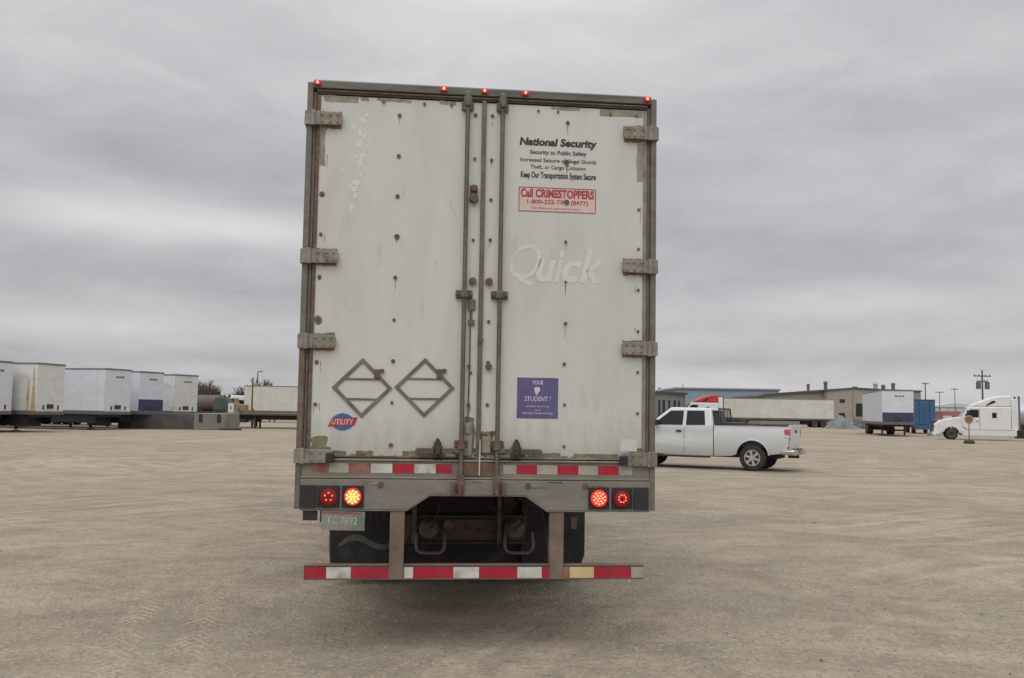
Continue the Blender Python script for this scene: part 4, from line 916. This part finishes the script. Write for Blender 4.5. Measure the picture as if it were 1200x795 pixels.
b = MB(); b.prism([(-.5, .3), (.7, .3), (.8, 1.2), (.3, 1.7), (-.4, 1.5)], -.6, .6, 'y'); b.done('machine_body', M['green'], t, bevel=.06); MB().box(-.8, 1.1, -.7, .7, 0, .28).done('skid', M['roof'], t)
MB().box(.2, 1.0, -.66, -.6, .9, 1.9).done('machine_panel', M['palew'], t)

# tank trailer at the right edge
t = thing('tank_trailer', 'grey rounded tank trailer cut off by the right edge', 'trailer', (gx(1190, 84), 84.5, 0))
MB().lathe([(.0, .4), (.12, .9), (.4, 1.08), (11, 1.08), (11.3, .5)], (0, 0, 2.1), 'x', 28).done('tank_shell', M['tank'], t, smooth=True)
for k in range(4): MB().lathe([(1.5+k*2.4, 1.1), (1.58+k*2.4, 1.1)], (0, 0, 2.1), 'x', 28).done('tank_band', M['chrome'], t)
MB().box(.2, 11, -.6, .6, .75, 1.1).done('frame', M['chas'], t)
for x_ in (8.6, 9.9):
    for s in (-1, 1): MB().lathe([(-.2, .3), (-.2, .5), (.2, .5), (.2, .3)], (x_, s*.95, .5), 'y', 20).done('wheel', M['rub'], t)
MB().box(.5, .65, -.9, .9, 0, 1.0).done('landing_leg', M['chas'], t)
for z_ in (1.9, 2.6): MB().box(.6, 1.1, -1.16, -1.1, z_, z_+.25).done('placard', M['redp'], t)

# round sign on a weighted base in front of the white tractor
Yg = 64.5
t = thing('round_sign', 'round orange brown sign on a weighted stand before the tractor', 'sign', (gx(1134, Yg), Yg, 0))
MB().cyl((0, 0, 1.62), .30, .03, 'y', 20).done('disc', M['signback'], t); MB().cyl((0, -.02, 1.62), .2, .012, 'y', 20).done('disc_centre', M['strut'], t)
MB().tube([(0, .03, .1), (0, .03, 1.9)], .035, 8).done('post', M['strut'], t)
b = MB(); b.lathe([(-.12, .34), (0, .36), (.1, .30), (.16, .1)], (0, .03, .12), 'z', 18); b.done('weighted_base', M['chas'], t)

# tarp covered pile
Yp = 128
t = thing('covered_pile', 'pile under a grey green tarp right of the long trailer', 'covered pile', (gx(987, Yp), Yp, 0))
b = MB(); rp = random.Random(9); n1_, n2_ = 14, 8; g = []
for i in range(n1_+1):
    row = []
    for j in range(n2_+1):
        u = i/n1_*2-1; w_ = j/n2_*2-1; h_ = max(0, 1-abs(u)**2.2)*max(0, 1-abs(w_)**3)
        row.append(b.b.verts.new((u*2.1+rp.uniform(-.06, .06), w_*1.3, 1.55*h_*(1+rp.uniform(-.14, .14))*(1.1 if u < .1 else .85))))
    g.append(row)
for i in range(n1_):
    for j in range(n2_): b.b.faces.new([g[i][j], g[i+1][j], g[i+1][j+1], g[i][j+1]])
b.done('tarp', M['tarp'], t)
b = MB(); b.box(-1.6, 1.5, -.9, .9, .02, .7); b.done('pallet_stack', M['wood'], t)
for k, (px, sc) in enumerate(((1004, 1.0), (1011, .7))):
    t = thing('scrap_crate', ['taller grey crate by the shutter door', 'smaller grey crate nearer the navy banded trailer'][k], 'crate', (gx(px, 132), 132, 0), R(10*k), 'grey crates beside the covered pile')
    MB().box(-.5*sc, .5*sc, -.5, .5, 0, 1.5*sc).done('crate_body', M['greyb'], t, bevel=.04)
    for z_ in (.3, .9): MB().box(-.52*sc, .52*sc, -.54, -.5, z_*sc, z_*sc+.1).done('slat', M['trail'], t)

# poles
def utility_pole(label, px, Y, top, arms, xf=False, r=.14):
    t = thing('utility_pole', label, 'pole', (gx(px, Y), Y, 0), R(8))
    MB().tube([(0, 0, 0), (0, 0, top)], r, 8, r*.7).done('pole', M['wood'], t)
    for z_, w_ in arms:
        a = MB().box(-w_/2, w_/2, -.08, .08, z_-.07, z_+.07).done('crossarm', M['wood'], t)
        for q in (-.45, -.2, .2, .45): MB().cyl((q*w_, 0, z_+.16), .05, .18, 'z', 8).done('insulator', M['steelp'], a)
    if xf:
        for s in (-1, 1): MB().cyl((s*.62, -.1, xf), .30, .95, 'z', 14).done('transformer', M['trail'], t, bevel=.04)
    return t
utility_pole('tallest utility pole, two crossarms and transformers, above the white tractor', 1150.5, 125, gz(1150, 434, 125), ((gz(1150, 441, 125), 2.4), (gz(1150, 447.5, 125), 1.5)), gz(1150, 452, 125))
utility_pole('short T topped pole directly behind the blue box truck', 1083.5, 190, gz(1083, 449, 190), ((gz(1083, 450, 190), 1.4),))
utility_pole('thin T topped pole just right of the blue box truck', 1100, 240, gz(1100, 459, 240), ((gz(1100, 460, 240), 2.2),), r=.11)
utility_pole('thin T topped pole above the white tractor hood', 1118, 240, gz(1118, 455, 240), ((gz(1118, 456.5, 240), 1.8),), r=.11)
tag(MB().tube([(0, 0, 0), (0, 0, gz(800, 449, 200))], .09, 8, .05).done('flag_pole', M['steelp'], loc=(gx(799.5, 200), 200, 0)), 'thin bare pole rising above the grey block roof', 'pole')

# ------------------------------------------------------------------ far bare woodland
rw = random.Random(21); b = MB()
def twig_mass(x0, x1, Y, h, n):
    for i in range(n):
        xx = rw.uniform(x0, x1); yy = Y+rw.uniform(-12, 12); hh = h*rw.uniform(.6, 1.0)*(.75+.25*math.sin(xx*.35)+.12*math.sin(xx*1.3))
        top = Vector((xx+rw.uniform(-.6, .6), yy, hh)); r = .22
        v = [b.b.verts.new(p) for p in ((xx-r, yy, 0), (xx+r, yy, 0), top)]; b.b.faces.new(v)
        for k in range(26):
            z_ = hh*rw.uniform(.28, .95); a = rw.uniform(-2.2, 2.2); q = Vector((xx+a*(1.2-z_/hh*.7), yy+rw.uniform(-1, 1), z_+rw.uniform(.3, 1.6)))
            if q.z > hh: q.z = hh
            s_ = Vector((xx, yy, z_*.8)); d = Vector((.22, 0, .05))
            b.b.faces.new([b.b.verts.new(s_), b.b.verts.new(s_+d), b.b.verts.new(q+d*.5), b.b.verts.new(q)])
twig_mass(gx(60, 260), gx(500, 260), 260, 8.6, 900)
tag(b.done('distant_woodland', M['trunk']), 'far line of bare grey brown trees on the horizon', 'woodland', kind='stuff')
b = MB()
def scrub(x0, x1, Y, h, n):
    for i in range(n):
        c = Vector((rw.uniform(x0, x1), Y+rw.uniform(-6, 6), h*rw.random()**1.3))
        for k in range(3):
            u = Vector((rw.uniform(-.5, .5), rw.uniform(-.4, .4), rw.uniform(-.3, .5))); w_ = Vector((rw.uniform(-.4, .4), rw.uniform(-.4, .4), rw.uniform(.1, .5)))
            b.b.faces.new([b.b.verts.new(c), b.b.verts.new(c+u), b.b.verts.new(c+u+w_), b.b.verts.new(c+w_)])
scrub(gx(180, 170), gx(420, 170), 170, 3.0, 2600)
scrub(gx(760, 330), gx(1260, 330), 330, 4.2, 2600)
tag(b.done('scrub_hedge', M['scrub']), 'low dark scrub along the far edge of the lot', 'scrub', kind='stuff')

# ------------------------------------------------------------------ white pickup (local: rear bumper at x = 0, front +x, near side is -y after turning)
Yk = 29.2
P = thing('pickup_truck', 'white extended cab pickup parked to the right of the big trailer', 'pickup truck')
HW = .98
def arc(cx, r, z0, a0, a1, n=12): return [(cx+r*math.cos(a0+(a1-a0)*k/n), z0+r*math.sin(a0+(a1-a0)*k/n)) for k in range(n+1)]
WR, WX0, WX1, AR = .40, 1.20, 4.80, .49
# cab + front body
def bulge(b, hw):
    for zz in (.60, .78, .95, 1.10, 1.22, 1.28):
        bmesh.ops.bisect_plane(b.b, geom=b.b.verts[:]+b.b.edges[:]+b.b.faces[:], plane_co=(0, 0, zz), plane_no=(0, 0, 1))
    for v_ in b.b.verts:
        z_ = v_.co.z; f = 1-.030*max(0, (.95-z_)/.5)**1.6-.035*max(0, (z_-1.08)/.25)**1.5+(.006 if 1.05 < z_ < 1.15 else 0)
        if abs(v_.co.y) > hw-.03: v_.co.y *= f
zb = .40
prof = [(2.40, .42), (3.9, .42), (4.25, .46)]+arc(WX1, AR, WR+.02, PI*.98, PI*.02)+[(5.62, .50), (5.86, .55), (5.88, .95), (5.80, 1.10), (5.4, 1.20), (4.55, 1.27), (4.2, 1.30), (2.40, 1.32)]
b = MB(); b.prism(prof, -HW, HW, 'y')
for v_ in b.b.verts:
    if v_.co.x > 5: v_.co.y *= 1-.10*(v_.co.x-5)
bulge(b, .98)
b.done('cab_body', M['truckw'], P, bevel=.03, seg=3)
# bed: two side walls with wheel arch, floor, front wall
prof = [(.16, .58), (.72, .50)]+arc(WX0, AR, WR+.04, PI*.97, PI*.03)+[(1.86, .44), (2.375, .42), (2.375, 1.37), (.10, 1.39), (.12, .9)]
for s in (-1, 1):
    b = MB(); b.prism(prof, *sorted((s*HW, s*(HW-.09))), 'y')
    bulge(b, HW)
    b.done('bed_side', M['truckw'], P, bevel=.02, seg=3)
    MB().box(-.05, .34, *sorted((s*.90, s*.985)), .52, .66).done('bumper_end', M['chrome'], P, bevel=.03)
    MB().box(.12, 2.37, *sorted((s*(HW-.105), s*(HW-.005))), 1.385, 1.415).done('rail_cap', M['black'], P, bevel=.01)
    # flare lip round the arch
    b = MB(); pts = arc(WX0, AR+.012, WR+.04, PI*.97, PI*.03, 16); b.tube([(p, s*(HW-.0), q) for p, q in pts], .022, 6); b.done('arch_lip', M['truckw'], P, smooth=True)
    b = MB(); b.tube([(p, s*(HW-.0), q) for p, q in arc(WX1, AR+.012, WR+.02, PI*.97, PI*.03, 16)], .022, 6); b.done('arch_lip', M['truckw'], P, smooth=True)
    # inner wheel housings
    MB().box(WX0-.5, WX0+.5, *sorted((s*.60, s*(HW-.092))), .75, 1.0).done('wheel_housing', M['black'], P)
    tl = MB().box(.075, .24, *sorted((s*(HW-.14), s*(HW+.004))), 1.02, 1.29).done('tail_light', M['tlens'], P, bevel=.02)
    MB().box(.07, .245, *sorted((s*(HW-.13), s*(HW+.010))), 1.03, 1.09).done('reversing_lamp', M['wht'], tl, bevel=.01)
    MB().box(5.70, 5.885, *sorted((s*.60, s*.86)), .86, 1.06).done('headlight', M['chrome'], P, bevel=.02)
    MB().box(2.5, 4.38, *sorted((s*.90, s*1.03)), .36, .42).done('running_board', M['black'], P, bevel=.015)
MB().box(.12, 2.37, -.88, .88, .72, .76).done('bed_floor', M['black'], P)
MB().box(2.30, 2.37, -.88, .88, .76, 1.37).done('bed_front', M['truckw'], P)
b = MB(); b.prism([(.09, .66), (.16, .66), (.16, 1.40), (.07, 1.42), (.085, 1.0)], -.84, .84, 'y'); tg = b.done('tailgate', M['truckw'], P, bevel=.015)
MB().box(.06, .085, -.12, .12, 1.17, 1.27).done('tailgate_handle', M['black'], tg, bevel=.01)
b = MB(); b.prism([(-.06, .50), (.14, .50), (.16, .66), (-.04, .68)], -.93, .93, 'y'); bp = b.done('rear_bumper', M['chrome'], P, bevel=.03)
MB().box(-.065, .16, -.45, .45, .662, .69).done('bumper_step', M['black'], bp)
MB().box(-.075, -.04, -.16, .16, .53, .63).done('number_plate', M['plate'], bp)
MB().box(-.02, .3, -.05, .05, .40, .49).done('tow_hitch', M['chas'], P)
b = MB(); b.box(5.84, 5.93, -.90, .90, .50, .68); b.done('front_bumper', M['chrome'], P, bevel=.03)
MB().box(5.86, 5.90, -.52, .52, .72, 1.06).done('grille', M['black'], P, bevel=.01)
# greenhouse
bw, tw = .945, .74
b = MB(); G0, G1, H0, H1 = 2.40, 4.62, 2.52, 3.92
b.hexa([(G0, -bw, 1.30), (G1, -bw, 1.27), (G1, bw, 1.27), (G0, bw, 1.30), (H0, -tw, 1.90), (H1-.1, -tw, 1.91), (H1-.1, tw, 1.91), (H0, tw, 1.90)])
b.done('cab_roof', M['truckw'], P, bevel=.06, seg=3)
def side_pt(x_, z_, s, off=.012):
    f = (z_-1.29)/(1.905-1.29); return (x_, s*((bw+(tw-bw)*f)+off), z_)
for s in (-1, 1):
    for nm, pts in (('front_window', [(3.38, 1.36), (4.36, 1.36), (4.22, 1.46), (3.80, 1.80), (3.38, 1.81)]), ('rear_window', [(2.66, 1.37), (3.27, 1.36), (3.27, 1.81), (2.72, 1.81)])):
        b = MB(); o_ = [b.b.verts.new(side_pt(x_, z_, s, .014)) for x_, z_ in pts]; i_ = [b.b.verts.new(side_pt(x_, z_, s, -.02)) for x_, z_ in pts]; n_ = len(pts)
        b.b.faces.new(o_); b.b.faces.new(i_[::-1])
        for k in range(n_): b.b.faces.new([o_[k], o_[(k+1) % n_], i_[(k+1) % n_], i_[k]])
        b.done(nm, M['glass'], P)
    dn = MB().box(3.40, 3.58, *sorted((s*.97, s*1.0)), 1.14, 1.20).done('door_handle', M['black'], P, bevel=.015)
    MB().box(3.315, 3.325, *sorted((s*.955, s*.984)), .50, 1.30).done('door_seam', M['seaml'], P)
    MB().box(2.385, 2.398, *sorted((s*.90, s*.972)), .44, 1.33).done('bed_gap', M['seam'], P)
    MB().box(4.36, 4.368, *sorted((s*.955, s*.984)), .50, 1.26).done('door_seam', M['seam'], P)
    b = MB(); b.box(4.12, 4.27, *sorted((s*1.0, s*1.20)), 1.33, 1.52); b.done('mirror', M['black'], P, bevel=.04)
    MB().box(1.02, 1.14, *sorted((s*.974, s*.979)), 1.10, 1.22).done('fuel_door', M['truckw'], P) if s < 0 else None
b = MB(); b.hexa([(4.58, -.86, 1.33), (4.58, .86, 1.33), (4.54, .86, 1.33), (4.54, -.86, 1.33), (3.90, -.70, 1.85), (3.90, .70, 1.85), (3.86, .70, 1.85), (3.86, -.70, 1.85)])
for v_ in b.b.verts: v_.co.x += .035
b.done('windscreen', M['glass'], P)
b = MB(); b.hexa([(2.42, -.78, 1.38), (2.46, -.78, 1.38), (2.46, .78, 1.38), (2.42, .78, 1.38), (2.515, -.66, 1.82), (2.56, -.66, 1.82), (2.56, .66, 1.82), (2.515, .66, 1.82)])
for v_ in b.b.verts: v_.co.x -= .03
b.done('back_window', M['glass'], P)
# headache rack behind the cab
b = MB()
b.tube([(2.25, -.80, 1.40), (2.28, -.72, 1.88), (2.28, .72, 1.88), (2.25, .80, 1.40)], .025, 8)
hr = b.done('headache_rack', M['black'], P, smooth=True)
for k in range(7): MB().tube([(2.26, -.54+k*.18, 1.42), (2.28, -.54+k*.18, 1.87)], .014, 6).done('rack_bar', M['black'], hr)
tb = MB().box(1.78, 2.26, -.84, .84, 1.30, 1.46).done('tool_box', M['black'], P, bevel=.02)
# wheels
def alloy_wheel(x_, s):
    o = MB().lathe([(a*.26, q*WR) for a, q in TYRE], (0, 0, 0), 'y', 32).done('wheel', M['rub'], P, smooth=True, loc=(x_, s*.83, WR))
    rr = WR*.60
    b = MB(); b.lathe([(s*.125, rr+.005), (s*.137, rr), (s*.13, rr*.9), (s*.03, rr*.86), (s*.03, .02)], (0, 0, 0), 'y', 28)
    rim = b.done('rim', M['chas'], o, smooth=True)
    b = MB(); b.lathe([(s*.12, rr+.004), (s*.142, rr+.002), (s*.142, rr*.90), (s*.12, rr*.88)], (0, 0, 0), 'y', 28)
    b.cyl((0, s*.125, 0), .062, .03, 'y', 14)
    for k in range(6):
        a = 2*PI*k/6+.3; c_, s_ = math.cos(a), math.sin(a)
        def pt(r_, w_, y_): return (r_*c_-w_*s_, s*y_, r_*s_+w_*c_)
        b.hexa([pt(.04, -.035, .10), pt(rr*.93, -.05, .10), pt(rr*.93, .05, .10), pt(.04, .035, .10), pt(.04, -.03, .137), pt(rr*.93, -.038, .139), pt(rr*.93, .038, .139), pt(.04, .03, .137)])
    b.done('spokes', M['alloy'], o)
    return o
for x_ in (WX0, WX1):
    for s in (-1, 1): alloy_wheel(x_, s)
MB().tube([(WX0, -.75, .40), (WX0, .75, .40)], .06, 10).done('axle', M['chas'], P)
MB().box(.5, 5.6, -.5, .5, .38, .52).done('frame', M['chas'], P)
MB().tube([(1.75, -.70, .42), (.55, -.70, .44)], .04, 8).done('exhaust_pipe', M['chas'], P)
# heading: front points left and slightly away from us
PH = R(153.5)
P.rotation_euler.z = PH
# the near rear wheel stands at photo column 884, 29.2 m away
P.location = (gx(880.5, Yk)-WX0*math.cos(PH)+.96*math.sin(PH), Yk-WX0*math.sin(PH)-.96*math.cos(PH), 0)
